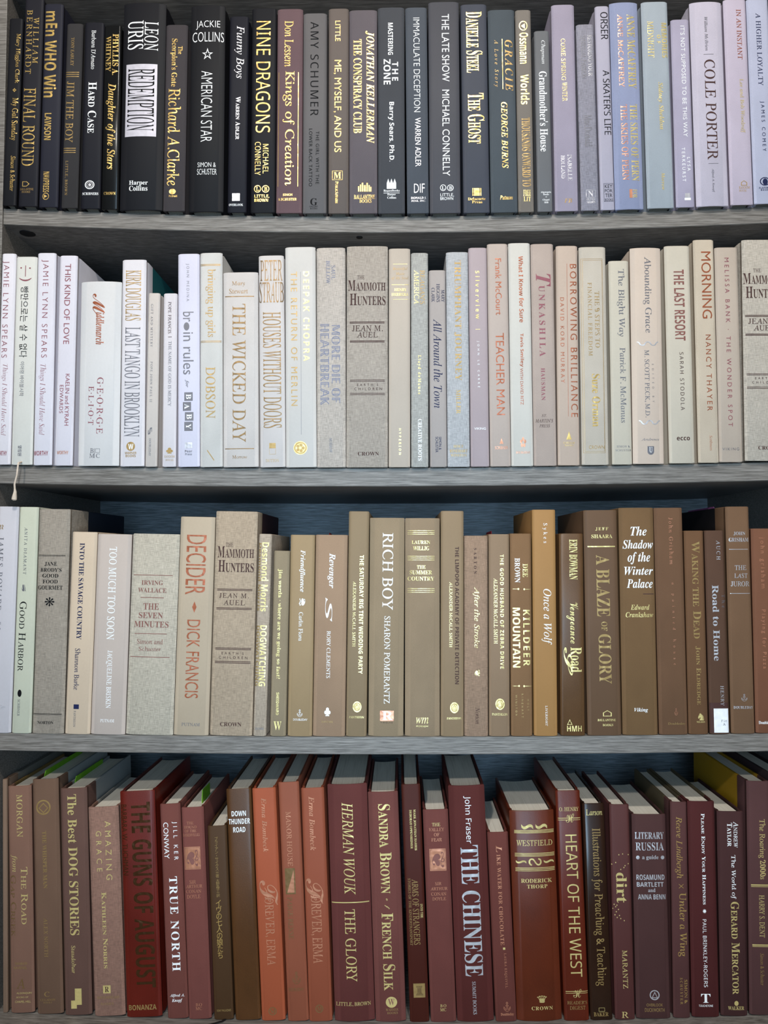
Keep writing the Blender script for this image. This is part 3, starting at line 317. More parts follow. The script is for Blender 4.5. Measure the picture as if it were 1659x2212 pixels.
 ('C', -0.18127, 1.25612, 1.151, 45.01, 239.3, 150, (167, 147, 125), 'n', 0, 'thick beige linen book with bronze title and ruled author band, on the third shelf', [('t', 'Dsh', 'THE', -6.79, 203.2, 7.88, 4.3), ('t', 'DSkh!', 'Mammoth', -0.05, 195.3, 39.37, 12.2), ('t', 'DSkh!', 'Hunters', 0.64, 180.2, 38.25, 12.7), ('r', 'D#', '', -0.17, 155.6, 37.92, 0.7), ('r', 'D#', '', -0.14, 154.3, 37.92, 0.7), ('a', 'Dsh', 'JEAN M.', -0.59, 148.7, 32.09, 5.1), ('a', 'Dsh', 'AUEL', -0.31, 141.2, 23.28, 5.4), ('r', 'D#', '', -0.29, 135.5, 38.15, 0.7), ('r', 'D#', '', -0.25, 134.1, 38.15, 0.7), ('r', 'D#', '', -0.05, 92.7, 38.32, 0.7), ('r', 'D#', '', -0.01, 91.3, 38.32, 0.7), ('p', 'Dph', "EARTH'S", -0.37, 87.2, 23.61, 2.7), ('p', 'Dph', 'CHILDREN', 0.23, 82.7, 30.75, 2.7), ('r', 'D#', '', -0.19, 78.4, 38.29, 0.7), ('r', 'D#', '', -0.15, 76.9, 38.29, 0.7), ('p', 'DSh', 'CROWN', -0.36, 12.1, 22.83, 4.2)], {'board': (52, 28, 34), 'bs': 30}),
 ('C', -0.15061, 1.2558, 1.414, 13.95, 215.2, 140, (168, 151, 133), 'n', 0, 'slim grey beige linen book with gleaming broken gold letters, behind a shorter book', [('a', 'YP!', 'Desmond Morris', 0.67, 169.1, 7.85, 74.0), ('a', 'gP!', 'Desmond Morris', -5.05, 168.9, 3.05, 72.6), ('t', 'YP!', 'DOGWATCHING', 0.87, 85.0, 7.14, 64.6), ('t', 'gP!', 'DOGWATCHING', -4.84, 84.8, 3.47, 63.9), ('p', 'Esh', 'CROWN', -1.11, 7.8, 10.94, 2.4)], {}),
 ('C', -0.1311, 1.25572, 1.045, 17.04, 197.1, 125, (142, 126, 102), 'c', 0, 'shortest slim olive beige book on the third shelf with spaced yellow lower case letters', [('t', 'YS', 'jim warda · where are we going so fast?', -1.44, 119.1, 5.12, 117.0), ('p', 'YP', 'SHEEDWARD', -1.09, 34.3, 2.95, 23.8), ('e', 'YSh', 'W', -0.56, 11.1, 8.31, 9.2)], {}),
 ('C', -0.10773, 1.25567, 0.689, 26.05, 214.2, 129, (155, 130, 97), 's', 0, 'tan book with white slanted title, a small leaf and white anchor', [('t', 'WT', 'Friendfluence', -0.0, 175.5, 6.49, 45.1), ('e', 'Wph', '❧', 0.37, 142.3, 6.74, 8.0), ('a', 'Ws', 'Carlin Flora', -0.57, 116.1, 4.58, 30.7), ('e', 'Wph', '⚓', -0.29, 24.5, 5.76, 7.9), ('p', 'Wph', 'DOUBLEDAY', 0.49, 17.7, 15.13, 2.2)], {}),
 ('C', -0.07678, 1.25573, 0.773, 34.14, 214.1, 128, (153, 125, 101), 'c', 0, 'pinkish tan book with white letters and a long curling flourish', [('t', 'WT', 'Revenger', 0.12, 175.7, 8.1, 37.6), ('e', 'Wt', 'S', -2.02, 134.1, 7.41, 25.4), ('a', 'Ws', 'RORY CLEMENTS', -1.63, 86.4, 4.03, 49.9), ('e', 'Wph', '♣', -1.78, 25.9, 6.69, 9.0), ('p', 'gsh', 'BANTAM', -1.88, 15.4, 12.03, 2.2)], {'slips': [((150, 24, 34), -0.3, 7, 85, 118)]}),
 ('C', -0.04771, 1.25567, 0.775, 21.76, 239.4, 144, (138, 117, 90), 's', 0, 'tall slim khaki book with yellow gold title line, left of the wide khaki book', [('t', 'YP', 'THE SATURDAY BIG TENT WEDDING PARTY', 3.63, 129.2, 4.57, 126.2), ('a', 'Ys', 'ALEXANDER McCALL SMITH', -3.77, 129.5, 3.23, 69.5), ('e', 'Y@', '', 0.65, 31.3, 9.35, 11.6), ('e', 'go', '', 0.65, 31.3, 7.22, 9.0), ('e', 'gph', '⌂', 0.65, 31.4, 4.01, 5.7), ('p', 'Ysh', 'PANTHEON', 0.26, 20.4, 15.76, 2.2)], {}),
 ('C', -0.01618, 1.25577, 0.497, 37.21, 232.2, 139, (144, 124, 99), 'c', 1, 'wide khaki tan book with large white serif capitals and a rosy square emblem', [('t', 'Ws', 'RICH BOY', 0.96, 174.9, 11.44, 82.4), ('a', 'Ws', 'SHARON POMERANTZ', 0.78, 80.8, 6.29, 92.4), ('e', 'R#', '', 0.98, 21.7, 14.67, 10.9), ('e', 'WSh', 'R', 1.65, 21.9, 11.47, 9.2), ('p', 'Dph', 'TWELVE', 0.7, 14.7, 12.67, 1.6)], {}),
 ('C', 0.02267, 1.25584, 0.227, 37.08, 231.7, 139, (142, 121, 97), 'c', 1, 'tan book with three bands of triple gold lines around its stacked capitals', [('r', 'Y#', '', -1.43, 218.2, 28.96, 0.5), ('r', 'Y#', '', -1.43, 216.3, 28.96, 0.5), ('r', 'Y#', '', -1.43, 214.5, 28.95, 0.5), ('a', 'YSh', 'LAUREN', -1.57, 205.8, 19.79, 3.8), ('a', 'YSh', 'WILLIG', -1.36, 199.4, 17.49, 4.4), ('r', 'Y#', '', -1.43, 190.8, 28.91, 0.5), ('r', 'Y#', '', -1.43, 188.9, 28.91, 0.5), ('r', 'Y#', '', -1.43, 186.9, 28.91, 0.5), ('t', 'YSh', 'THE', -1.23, 179.3, 9.14, 3.6), ('t', 'YSh', 'SUMMER', -1.64, 173.6, 23.91, 4.3), ('t', 'YSh', 'COUNTRY', -1.57, 166.9, 28.6, 4.3), ('r', 'Y#', '', -1.44, 156.3, 28.85, 0.5), ('r', 'Y#', '', -1.44, 154.3, 28.85, 0.5), ('r', 'Y#', '', -1.44, 152.3, 28.85, 0.5), ('e', 'Yth', 'wm', -0.19, 16.9, 13.31, 6.6), ('p', 'Yph', 'MORROW', 0.01, 10.9, 12.91, 1.7)], {}),
 ('C', 0.05424, 1.25599, 0.345, 24.33, 239.2, 144, (140, 117, 90), 's', 0, 'tall khaki book whose main title line is dark gold, an oval gold seal below', [('t', 'DP', 'THE LIMPOPO ACADEMY OF PRIVATE DETECTION', 5.02, 127.9, 4.15, 145.8), ('a', 'Ys', 'ALEXANDER McCALL SMITH', -1.47, 128.5, 3.21, 69.3), ('e', 'Y@', '', 2.27, 30.2, 9.31, 11.5), ('e', 'go', '', 2.27, 30.2, 7.18, 8.8), ('e', 'gph', '⌂', 2.27, 30.3, 4.26, 5.5), ('p', 'Ysh', 'PANTHEON', 2.13, 19.1, 15.68, 2.2)], {}),
 ('C', 0.07965, 1.25616, 0.34, 25.02, 212.4, 127, (147, 120, 99), 'n', 0, 'rosy beige linen book with thin slanted pale gold title', [('a', 'DS', 'SARTON', -0.91, 185.5, 3.08, 27.5), ('t', 'Yt', 'After the Stroke', 0.2, 125.3, 7.35, 64.6), ('e', 'Yp', '❦', 1.11, 66.6, 5.33, 6.6), ('p', 'Dt', 'Norton', 1.37, 21.8, 4.65, 17.1)], {}),
 ('C', 0.10417, 1.25633, 0.335, 21.99, 213.8, 128, (138, 113, 89), 's', 0, 'shorter khaki brown book with broken gold title line, an oval gold seal below', [('t', 'YP', 'THE GOOD HUSBAND OF ZEBRA DRIVE', 3.02, 131.5, 4.0, 121.2), ('a', 'Ys', 'ALEXANDER McCALL SMITH', -3.65, 131.9, 4.01, 69.3), ('e', 'Y@', '', 0.65, 33.7, 9.69, 11.9), ('e', 'go', '', 0.65, 33.7, 7.57, 9.2), ('e', 'gph', '⌂', 0.71, 33.8, 4.25, 6.1), ('p', 'Ysh', 'PANTHEON', 0.41, 23.0, 16.45, 2.6)], {'slips': [((150, 24, 40), -0.05, 8, 60, 115)]}),
 ('C', 0.12769, 1.25651, 0.199, 22.5, 214.2, 129, (126, 94, 65), 'c', 0, 'brown cloth book with bold gold blocks of letters in two columns and pin-shaped rules', [('a', 'YS', 'DEE', 4.82, 174.9, 5.35, 14.3), ('a', 'WS', 'BROWN', -3.6, 175.0, 5.62, 26.1), ('r', 'Y#', '', -5.47, 155.1, 6.95, 0.4), ('r', 'Y#', '', 6.74, 154.8, 7.34, 0.4), ('e', 'Y@', '', -2.67, 155.1, 1.87, 2.1), ('e', 'Y@', '', 3.61, 154.9, 1.87, 2.1), ('t', 'YP', 'KILLDEER', 5.77, 103.4, 7.19, 59.2), ('t', 'YP', 'MOUNTAIN', -5.01, 103.6, 7.99, 63.3), ('r', 'Y#', '', -5.81, 52.6, 7.04, 0.4), ('r', 'Y#', '', 6.47, 52.5, 8.23, 0.4), ('e', 'Y@', '', -2.55, 52.6, 1.86, 2.2), ('e', 'Y@', '', 2.76, 52.5, 1.86, 2.2), ('p', 'gp', 'HOLT', 6.86, 32.7, 1.86, 11.8), ('p', 'gp', 'RINEHART', 0.82, 32.0, 1.99, 25.0), ('p', 'gp', 'WINSTON', -5.61, 32.3, 1.86, 21.7)], {}),
 ('C', 0.15308, 1.25675, 0.103, 24.75, 239.5, 144, (160, 118, 71), 's', 0, 'tall golden tan book with delicate white slanted title', [('a', 'Ws', 'Sykes', 0.96, 214.5, 5.35, 21.2), ('t', 'Wt', 'Once a Wolf', 1.8, 125.5, 10.92, 58.9), ('p', 'Ws', 'LIVERIGHT', 0.75, 21.3, 2.38, 21.0)], {}),
 ('C', 0.18154, 1.2571, 0.22, 25.57, 213.5, 128, (94, 66, 41), 'l', 0, 'brown leathery book with curling gold western lettering', [('a', 'YS', 'ERIN BOWMAN', 2.14, 185.9, 8.81, 42.6), ('t', 'Yc', 'Vengeance', 0.49, 118.7, 12.63, 43.8), ('t', 'YS', 'Road', 4.03, 79.7, 11.93, 26.4), ('e', 'Yc', 'S', -4.21, 78.0, 9.28, 29.7), ('e', 'Yph', '△', -3.29, 14.3, 5.68, 5.6), ('p', 'YPh', 'HMH', 1.53, 7.6, 15.45, 5.9)], {}),
 ('C', 0.21498, 1.25742, -0.348, 35.36, 238.2, 143, (99, 74, 54), 's', 0, 'dark taupe book with shaded gold slab capitals under a gilt line', [('a', 'YSh', 'JEFF', 1.38, 218.0, 13.62, 3.6), ('a', 'YSh', 'SHAARA', 1.28, 210.2, 22.28, 4.0), ('r', 'Y#', '', 0.58, 199.3, 29.34, 1.3), ('t', 'gS', 'A BLAZE', 1.62, 157.6, 13.97, 65.3), ('t', 'gS', 'OF', 1.89, 114.7, 6.24, 9.9), ('t', 'gS', 'GLORY', 2.01, 80.3, 13.24, 52.2), ('e', 'Yph', '⌂', 3.02, 23.3, 9.24, 6.3), ('p', 'YSh', 'BALLANTINE', 2.21, 16.3, 18.99, 2.4), ('p', 'YSh', 'BOOKS', 3.41, 11.1, 11.08, 2.4)], {}),
 ('C', 0.25245, 1.25803, -0.147, 36.9, 240.0, 144, (110, 83, 55), 'c', 0, 'broad brown cloth book with five lines of large white slanted title', [('t', 'WTh', 'The', 2.11, 215.1, 17.05, 9.9), ('t', 'WTh', 'Shadow', 1.09, 201.0, 32.35, 9.4), ('t', 'WTh', 'of the', 1.92, 186.2, 23.94, 13.1), ('t', 'WTh', 'Winter', 1.39, 172.8, 30.57, 8.9), ('t', 'WTh', 'Palace', 2.25, 159.4, 27.49, 9.7), ('r', 'D#', '', 11.31, 148.2, 11.54, 0.8), ('a', 'YTh', 'Edward', 2.2, 134.2, 19.89, 5.6), ('a', 'YTh', 'Crankshaw', 1.38, 126.3, 29.16, 5.6), ('p', 'WTh', 'Viking', 1.06, 26.0, 14.49, 5.0)], {}),
 ('C', 0.28731, 1.25849, -0.353, 29.96, 239.4, 144, (105, 76, 55), 'c', 0, 'reddish brown cloth book with small spaced coppery lower case letters', [('a', 'Rs', 'John Grisham', 2.29, 204.0, 4.39, 49.8), ('t', 'Rs', 'a painted house', 2.87, 116.3, 3.97, 86.7), ('e', 'Rph', '⚓', 2.91, 24.0, 3.55, 7.5), ('p', 'gsh', 'Doubleday', 3.24, 11.4, 18.0, 3.1)], {}),
 ('C', 0.31339, 1.25891, -0.206, 20.46, 214.5, 129, (103, 73, 50), 'c', 0, 'shorter brown cloth book with gold serif capitals, left of the book with the white sticker', [('t', 'gSk', 'Waking the Dead', 1.24, 151.7, 8.34, 103.0), ('a', 'gSk', 'John Eldredge', 1.18, 61.6, 5.27, 61.5), ('e', 'Yph', '♞', 2.53, 18.4, 6.17, 7.5), ('p', 'YSh', 'NELSON', 2.39, 13.0, 8.8, 1.8)], {}),
 ('C', 0.3355, 1.25928, -0.345, 20.31, 214.3, 129, (87, 62, 48), 'c', 0, 'dark brown book with silver lettering and a white spine sticker at its foot', [('a', 'Vs', 'AUCH', 3.65, 193.3, 3.98, 20.7), ('t', 'VS', 'Road to Home', -0.79, 116.4, 6.6, 79.8), ('t', 'Es', 'The', 7.78, 139.3, 3.95, 13.9), ('a', 'Vs', 'HENRY', 3.41, 40.0, 3.55, 20.6), ('s', 'D#', '', 0.0, 17.1, 19.51, 31.2), ('s', 'L#', '', 1.92, 14.1, 15.68, 25.1), ('s', 'Emh', 'Fic', 4.56, 14.0, 6.03, 2.6), ('s', 'Emh', 'A', 4.72, 10.2, 2.62, 2.2)], {}),
 ('C', 0.36004, 1.2598, -0.214, 24.65, 239.2, 150, (111, 83, 61), 'c', 0, 'tall brown cloth book with stacked silver capitals between two silver lines', [('a', 'VSh', 'JOHN', 1.4, 210.4, 12.46, 4.0), ('a', 'VSh', 'GRISHAM', 0.56, 203.9, 20.67, 4.3), ('r', 'V#', '', 0.28, 193.7, 19.86, 0.5), ('t', 'Vsh', 'THE', 1.59, 174.2, 12.17, 4.9), ('t', 'Vsh', 'LAST', 1.82, 165.7, 13.88, 4.8), ('t', 'Vsh', 'JUROR', 0.79, 157.1, 19.42, 5.3), ('r', 'V#', '', 0.58, 147.0, 21.13, 0.5), ('e', 'Vph', '⚓', 1.76, 37.6, 6.3, 7.6), ('p', 'VSh', 'DOUBLEDAY', 0.62, 27.4, 20.32, 2.9)], {'board': (22, 20, 24), 'bs': 30, 'slips': [((150, 86, 136), -0.38, 5, 37, 120)]}),
 ('C', 0.38627, 1.26039, 0.005, 25.85, 215.1, 129, (116, 76, 56), 'c', 0, 'reddish brown book cut by the right edge of the photo on the third shelf', [('a', 'Rp', 'john grisham', -2.23, 178.8, 5.95, 53.9), ('t', 'Rp', 'Playing for Pizza', -2.61, 98.3, 5.26, 62.0), ('p', 'WSh', 'Doubleday', -2.21, 10.6, 15.7, 3.9)], {'slips': [((150, 70, 104), -0.38, 11, 56, 80)]}),
 ('D', -0.43175, 0.95092, -1.438, 5.53, 250.4, 150, (125, 101, 84), 'c', 0, 'grey brown cloth book cut by the left edge of the photo on the bottom shelf', [], {'board': (120, 116, 108), 'bs': 26}),
 ('D', -0.41268, 0.95102, -2.1, 26.03, 243.3, 146, (124, 91, 76), 'c', 0, 'pinkish brown book with gold name and faint thin gold title in two slanting lines', [('a', 'Ys', 'MORGAN', 0.08, 210.9, 6.72, 46.1), ('t', 'Ysk', 'The Road', 4.06, 124.8, 7.24, 61.4), ('t', 'Yt', 'from', -6.92, 159.8, 7.4, 18.6), ('t', 'hsk', 'Gap Creek', -8.3, 114.0, 5.99, 66.1), ('p', 'gph', 'SHANNON', -0.76, 52.4, 13.18, 2.7), ('p', 'gph', 'RAVENEL', -1.52, 48.0, 14.57, 2.7), ('e', 'hsh', 'A', -1.43, 31.2, 9.7, 10.7), ('p', 'Yph', 'ALGONQUIN', 2.01, 20.9, 16.34, 2.3), ('p', 'Yph', 'BOOKS OF', 0.22, 16.7, 12.88, 1.7), ('p', 'Yph', 'CHAPEL HILL', 0.7, 12.0, 17.3, 2.3)], {'board': (150, 120, 70), 'bs': 14}),
 ('D', -0.38227, 0.95019, -2.44, 28.52, 251.7, 151, (107, 81, 65), 'c', 0, 'brown book with a thin gold ring emblem at its head and faint gold capitals', [('e', 'go', '', -2.43, 221.2, 16.09, 16.4), ('e', 'gph', '♢', -2.37, 220.4, 11.19, 11.6), ('t', 'gS', 'THE WHISPER MAN', -2.11, 164.6, 4.46, 61.7), ('a', 'gs', 'ALEX NORTH', -2.77, 81.3, 4.16, 41.6), ('e', 'gsh', 'C', -2.98, 21.0, 5.95, 5.3), ('p', 'gsh', 'CELADON', -2.22, 15.1, 16.59, 2.4), ('p', 'gsh', 'BOOKS', -2.49, 12.2, 9.26, 1.7)], {'board': (150, 152, 150), 'bs': 28, 'slips': [((116, 178, 30), -0.36, 6, 22, 130)]}),
 ('D', -0.35132, 0.94929, -2.366, 29.37, 242.9, 146, (98, 71, 62), 'c', 0, 'dark brown cloth book with bold pale gold letters and a gilt building mark', [('t', 'YS', 'The Best DOG STORiES', -1.9, 160.6, 10.16, 151.6), ('a', 'Ys', 'Staudohar', -3.79, 59.1, 4.71, 29.2), ('e', 'Y#', '', 0.32, 19.5, 7.32, 17.3), ('e', 'Y#', '', -4.57, 11.3, 6.21, 8.6)], {'board': (150, 152, 150), 'bs': 28, 'slips': [((116, 178, 30), -0.4, 6, 34, 120)]}),
 ('D', -0.31688, 0.94866, -2.887, 33.44, 223.5, 134, (137, 103, 89), 'n', 0, 'rosy taupe cloth book with spaced gold capitals in two staggered lines', [('t', 'Yp', 'AMAZING', 4.65, 176.3, 6.54, 63.4), ('t', 'Yp', 'GRACE', -5.82, 175.8, 5.98, 43.6), ('a', 'YSk', 'Kathleen Norris', -2.2, 91.1, 5.12, 81.1), ('e', 'Y#', '', -2.36, 28.3, 8.27, 8.4), ('e', 'DSh', 'R', -2.29, 28.3, 4.55, 5.7), ('p', 'gsh', 'RIVERHEAD', -1.35, 19.8, 24.12, 2.7), ('p', 'gsh', 'BOOKS', -2.61, 13.1, 13.78, 2.4)], {'board': (150, 146, 140), 'bs': 24}),
 ('D', -0.27922, 0.94791, -2.726, 38.47, 241.6, 152, (95, 26, 16), 'l', 0, 'glossy red brown book with giant dark gold stretched capitals', [('t', 'oP!', 'THE GUNS OF AUGUST', 3.32, 130.2, 21.46, 198.5), ('a', 'op!', 'BARBARA W. TUCHMAN', -15.19, 189.3, 6.12, 76.2), ('p', 'gPh', 'BONANZA', -1.53, 10.4, 30.25, 5.6)], {}),
 ('D', -0.24242, 0.94673, -2.94, 22.55, 229.0, 137, (111, 63, 55), 'c', 0, 'dusty red brown book with bright white name and title in serif capitals', [('a', 'Wp', 'JILL KER', 4.18, 189.0, 5.82, 41.3), ('a', 'Wp', 'CONWAY', -5.38, 189.7, 5.55, 39.0), ('t', 'WS', 'TRUE NORTH', 0.45, 100.6, 8.97, 100.7), ('p', 'WTh', 'Alfred A.', 0.02, 24.2, 16.07, 3.7), ('p', 'WTh', 'Knopf', -0.2, 18.9, 11.4, 4.2)], {}),
 ('D', -0.21838, 0.94638, -2.805, 24.59, 225.7, 135, (116, 66, 59), 'c', 0, 'rose brown cloth book with a copper square picture, beside the short book in Japanese', [('t', 'Rsh', 'THE', -2.89, 208.9, 7.49, 3.1), ('t', 'Rsh', 'HOUND', -2.79, 204.5, 13.87, 3.0), ('t', 'Rsh', 'OF THE', -2.8, 200.4, 12.76, 3.0), ('t', 'Rsh', 'BASKERVILLES', -2.21, 196.1, 18.44, 3.0), ('e', 'R#', '', -1.78, 171.1, 17.58, 24.3), ('e', 'A%', '', -1.78, 171.1, 15.92, 22.4), ('e', 'Ap', '❦', -1.64, 171.1, 13.15, 17.6), ('a', 'Rsh', 'SIR', -2.42, 145.6, 7.19, 3.8), ('a', 'Rsh', 'ARTHUR', -1.08, 140.9, 17.96, 3.6), ('a', 'Rsh', 'CONAN', -1.84, 135.6, 16.85, 3.6), ('a', 'Rsh', 'DOYLE', -1.99, 130.0, 14.78, 4.0), ('p', 'Rsh', 'BO', -0.73, 15.3, 6.86, 3.3), ('p', 'Rsh', 'MC', -0.89, 11.3, 6.86, 3.3)], {'slips': [((116, 178, 30), 0.22, 14, 22, 60)]}),
 ('D', -0.1926, 0.9459, -2.635, 21.0, 206.2, 125, (74, 50, 29), 's', 0, 'shortest dark olive brown book on the bottom shelf with gold Japanese lettering', [('a', 'gv', 'ブライアン・サイクス＝著', -1.35, 172.7, 3.87, 43.9), ('a', 'gv', '大野晶子＝訳', -1.2, 139.7, 3.86, 19.5), ('t', 'Gv', 'イヴの七人の娘たち', -1.17, 96.0, 6.61, 62.2), ('p', 'gph', 'SONY MAGAZINES', 0.48, 9.9, 15.48, 2.3)], {'ribbon': 'black'}),
 ('D', -0.16613, 0.94586, -2.917, 27.33, 246.5, 148, (85, 53, 27), 'l', 0, 'olive brown textured book with three white lines of block capitals at its head', [('t', 'WPh', 'DOWN', -0.72, 219.9, 15.78, 5.7), ('t', 'WPh', 'THUNDER', -0.54, 211.4, 23.53, 5.8), ('t', 'WPh', 'ROAD', -0.85, 202.5, 13.42, 5.7)], {}),
 ('D', -0.13855, 0.94557, -2.835, 25.77, 247.6, 149, (162, 81, 52), 's', 0, 'bright terracotta orange book with embossed shining cursive lettering', [('a', 'RT', 'Erma Bombeck', -0.6, 207.9, 5.53, 58.8), ('t', 'Rc', 'F', 0.71, 135.3, 19.95, 26.8), ('t', 'Rs', 'OREVER, ERMA', -0.08, 94.1, 10.98, 71.4), ('e', 'ho', '', -0.7, 9.9, 8.88, 8.5), ('e', 'hSh', 'M', -0.51, 9.7, 5.19, 4.4)], {}),
 ('D', -0.11164, 0.94531, -2.715, 22.62, 254.4, 153, (141, 78, 56), 's', 0, 'muted terracotta book with a dark bronze triangle panel in mid spine', [('t', 'Rs', 'MANOR HOUSE', -1.61, 193.4, 5.52, 58.7), ('e', 'h#', '', -2.46, 148.1, 11.01, 27.8), ('e', 'Rp', '◥', -2.33, 147.9, 7.98, 24.2), ('a', 'hs', 'PAIGE RENSE', -3.89, 108.7, 5.49, 44.8), ('e', 'hph', '⚓', -0.12, 45.5, 8.89, 13.3), ('p', 'hph', 'DOUBLEDAY', -1.0, 33.3, 16.4, 3.3)], {}),
 ('D', -0.08738, 0.94521, -2.295, 25.0, 248.3, 149, (143, 75, 52), 's', 0, 'terracotta book with cursive lettering standing left of the thick maroon book with white italics', [('a', 'RT', 'Erma Bombeck', -1.48, 210.1, 6.21, 58.1), ('t', 'Rc', 'F', -1.77, 137.7, 19.23, 27.5), ('t', 'Rs', 'OREVER, ERMA', -1.26, 96.5, 12.33, 70.7), ('e', 'ho', '', -1.1, 13.4, 8.45, 8.5), ('e', 'hSh', 'M', -0.96, 13.4, 4.91, 4.8)], {}),
 ('D', -0.05057, 0.94545, -2.017, 43.3, 252.0, 151, (94, 48, 44), 'c', 1, 'thick maroon cloth book with cream slanted capitals above and below a gold line', [('a', 'Yt', 'HERMAN WOUK', -0.61, 183.2, 12.1, 98.7), ('r', 'Y#', '', -0.56, 125.5, 40.84, 1.1), ('t', 'Ys', 'THE GLORY', -1.66, 80.2, 11.62, 76.5), ('p', 'Ysh', 'LITTLE, BROWN', -0.96, 18.1, 37.72, 4.5)], {}),
 ('D', -0.01178, 0.94541, -1.991, 32.68, 244.0, 146, (107, 61, 55), 'c', 1, 'rosy maroon book with fancy yellow gold art nouveau capitals', [('a', 'YSk!', 'Sandra Brown', 0.86, 183.2, 13.04, 95.5), ('t', 'Yc', 'of', 0.42, 124.5, 5.47, 11.4), ('t', 'YSk!', 'French Silk', 0.27, 73.8, 12.96, 81.7), ('e', 'Y@', '', 1.37, 20.6, 12.24, 11.5), ('e', 'ASh', 'W', 1.24, 20.8, 7.07, 6.6), ('p', 'gsh', 'WARNER', 1.76, 12.8, 13.59, 2.6), ('p', 'gsh', 'BOOKS', 2.11, 9.4, 11.28, 2.2)], {}),
 ('D', 0.01931, 0.94549, -2.022, 20.71, 252.2, 151, (69, 26, 16), 's', 0, 'dark brown book with tiny gold author lines and a gilt square near its foot', [('a', 'YS', 'MARK JONATHAN HARRIS', 2.84, 203.4, 2.74, 43.7), ('a', 'YS', 'DEBORAH OPPENHEIMER', -1.4, 204.1, 2.47, 41.5), ('t', 'gs', 'ARMS OF STRANGERS', 0.52, 116.0, 6.83, 69.4), ('t', 'YS', 'INTO THE', 6.7, 116.9, 2.73, 14.9), ('t', 'gs', 'STORIES OF THE KINDERTRANSPORT', -5.62, 116.2, 2.73, 71.1), ('e', 'g#', '', 0.82, 33.1, 12.5, 14.8), ('e', 'hph', '♜', 0.88, 32.9, 7.74, 9.9)], {}),
 ('D', 0.04514, 0.94583, -2.014, 27.47, 224.9, 135, (104, 57, 51), 'c', 0, 'rose brown cloth book with a copper square picture, left of the wide maroon book', [('t', 'Ysh', 'THE', 0.1, 208.9, 9.05, 3.6), ('t', 'Rsh', 'VALLEY', 0.29, 203.5, 16.45, 3.6), ('t', 'Rsh', 'OF', 0.28, 198.1, 5.89, 3.6), ('t', 'Rsh', 'FEAR', 0.07, 192.7, 11.37, 3.6), ('e', 'R#', '', 0.51, 171.3, 17.78, 23.5), ('e', 'A%', '', 0.51, 171.3, 16.14, 21.6), ('e', 'Ap', '❦', 0.99, 171.3, 13.27, 16.8), ('a', 'Rsh', 'SIR', 0.03, 145.9, 6.83, 3.3), ('a', 'Rsh', 'ARTHUR', 0.56, 140.5, 18.44, 3.3), ('a', 'Rsh', 'CONAN', 0.0, 135.0, 16.38, 3.6), ('a', 'Rsh', 'DOYLE', 0.34, 129.8, 14.74, 3.3), ('p', 'Ysh', 'BO', 0.13, 17.1, 6.51, 3.0), ('p', 'Ysh', 'MC', -0.03, 13.0, 6.51, 3.3)], {}),
 ('D', 0.07962, 0.94638, -1.969, 39.43, 250.2, 150, (83, 37, 33), 'c', 1, 'wide maroon cloth book with huge silver gold serif capitals', [('a', 'Lx', 'John Fraser', 0.33, 213.7, 8.22, 50.7), ('t', 'VS!', 'THE CHINESE', 0.49, 117.0, 19.74, 138.8), ('p', 'Vs', 'SUMMIT BOOKS', -0.43, 25.0, 3.79, 34.3)], {}),
 ('D', 0.11246, 0.94682, -2.21, 22.4, 200.0, 125, (99, 52, 45), 'c', 0, 'short slim rose brown book with small spaced copper serif letters', [('t', 'RT', 'L', 0.51, 182.2, 6.14, 7.4), ('t', 'RS', 'IKE WATER FOR CHOCOLATE', -0.35, 128.3, 4.08, 96.0), ('e', 'Y#', '', 1.13, 76.6, 2.44, 2.3), ('a', 'Rs', 'LAURA ESQUIVEL', 1.65, 53.5, 2.98, 36.3), ('e', 'Rph', '⚓', 1.4, 15.8, 7.43, 10.1), ('p', 'RSh', 'Doubleday', 1.34, 7.5, 14.32, 3.7)], {}),
 ('D', 0.14831, 0.9475, -1.633, 48.17, 222.3, 133, (90, 37, 18), 'l', 1, 'thick reddish brown leather book with ornate gold scroll bands', [('e', 'Yth', '∽∽', 2.07, 205.4, 27.97, 5.4), ('r', 'Y#', '', 1.91, 201.5, 42.97, 0.7), ('r', 'Y#', '', 1.86, 200.1, 42.97, 0.7), ('r', 'Y#', '', 1.81, 198.8, 42.97, 0.7), ('t', 'Ysh', 'WESTFIELD', 1.72, 188.0, 38.99, 6.2), ('r', 'Y#', '', 1.62, 176.9, 42.91, 0.7), ('r', 'Y#', '', 1.56, 175.4, 42.91, 0.7), ('r', 'Y#', '', 1.5, 174.0, 42.91, 0.7), ('e', 'Yth', '∽∾∽', 1.47, 167.9, 41.12, 8.0), ('r', 'Y#', '', 1.55, 161.5, 42.6, 0.7), ('r', 'Y#', '', 1.5, 160.0, 42.6, 0.7), ('r', 'Y#', '', 1.43, 158.4, 42.59, 0.7), ('a', 'YSh', 'RODERICK', 2.38, 147.9, 33.59, 4.3), ('a', 'YSh', 'THORP', 2.81, 141.8, 22.16, 4.0), ('e', 'Yph', '♛', 3.09, 23.3, 10.4, 7.5), ('p', 'YSh', 'CROWN', 3.05, 13.7, 22.67, 3.7)], {}),
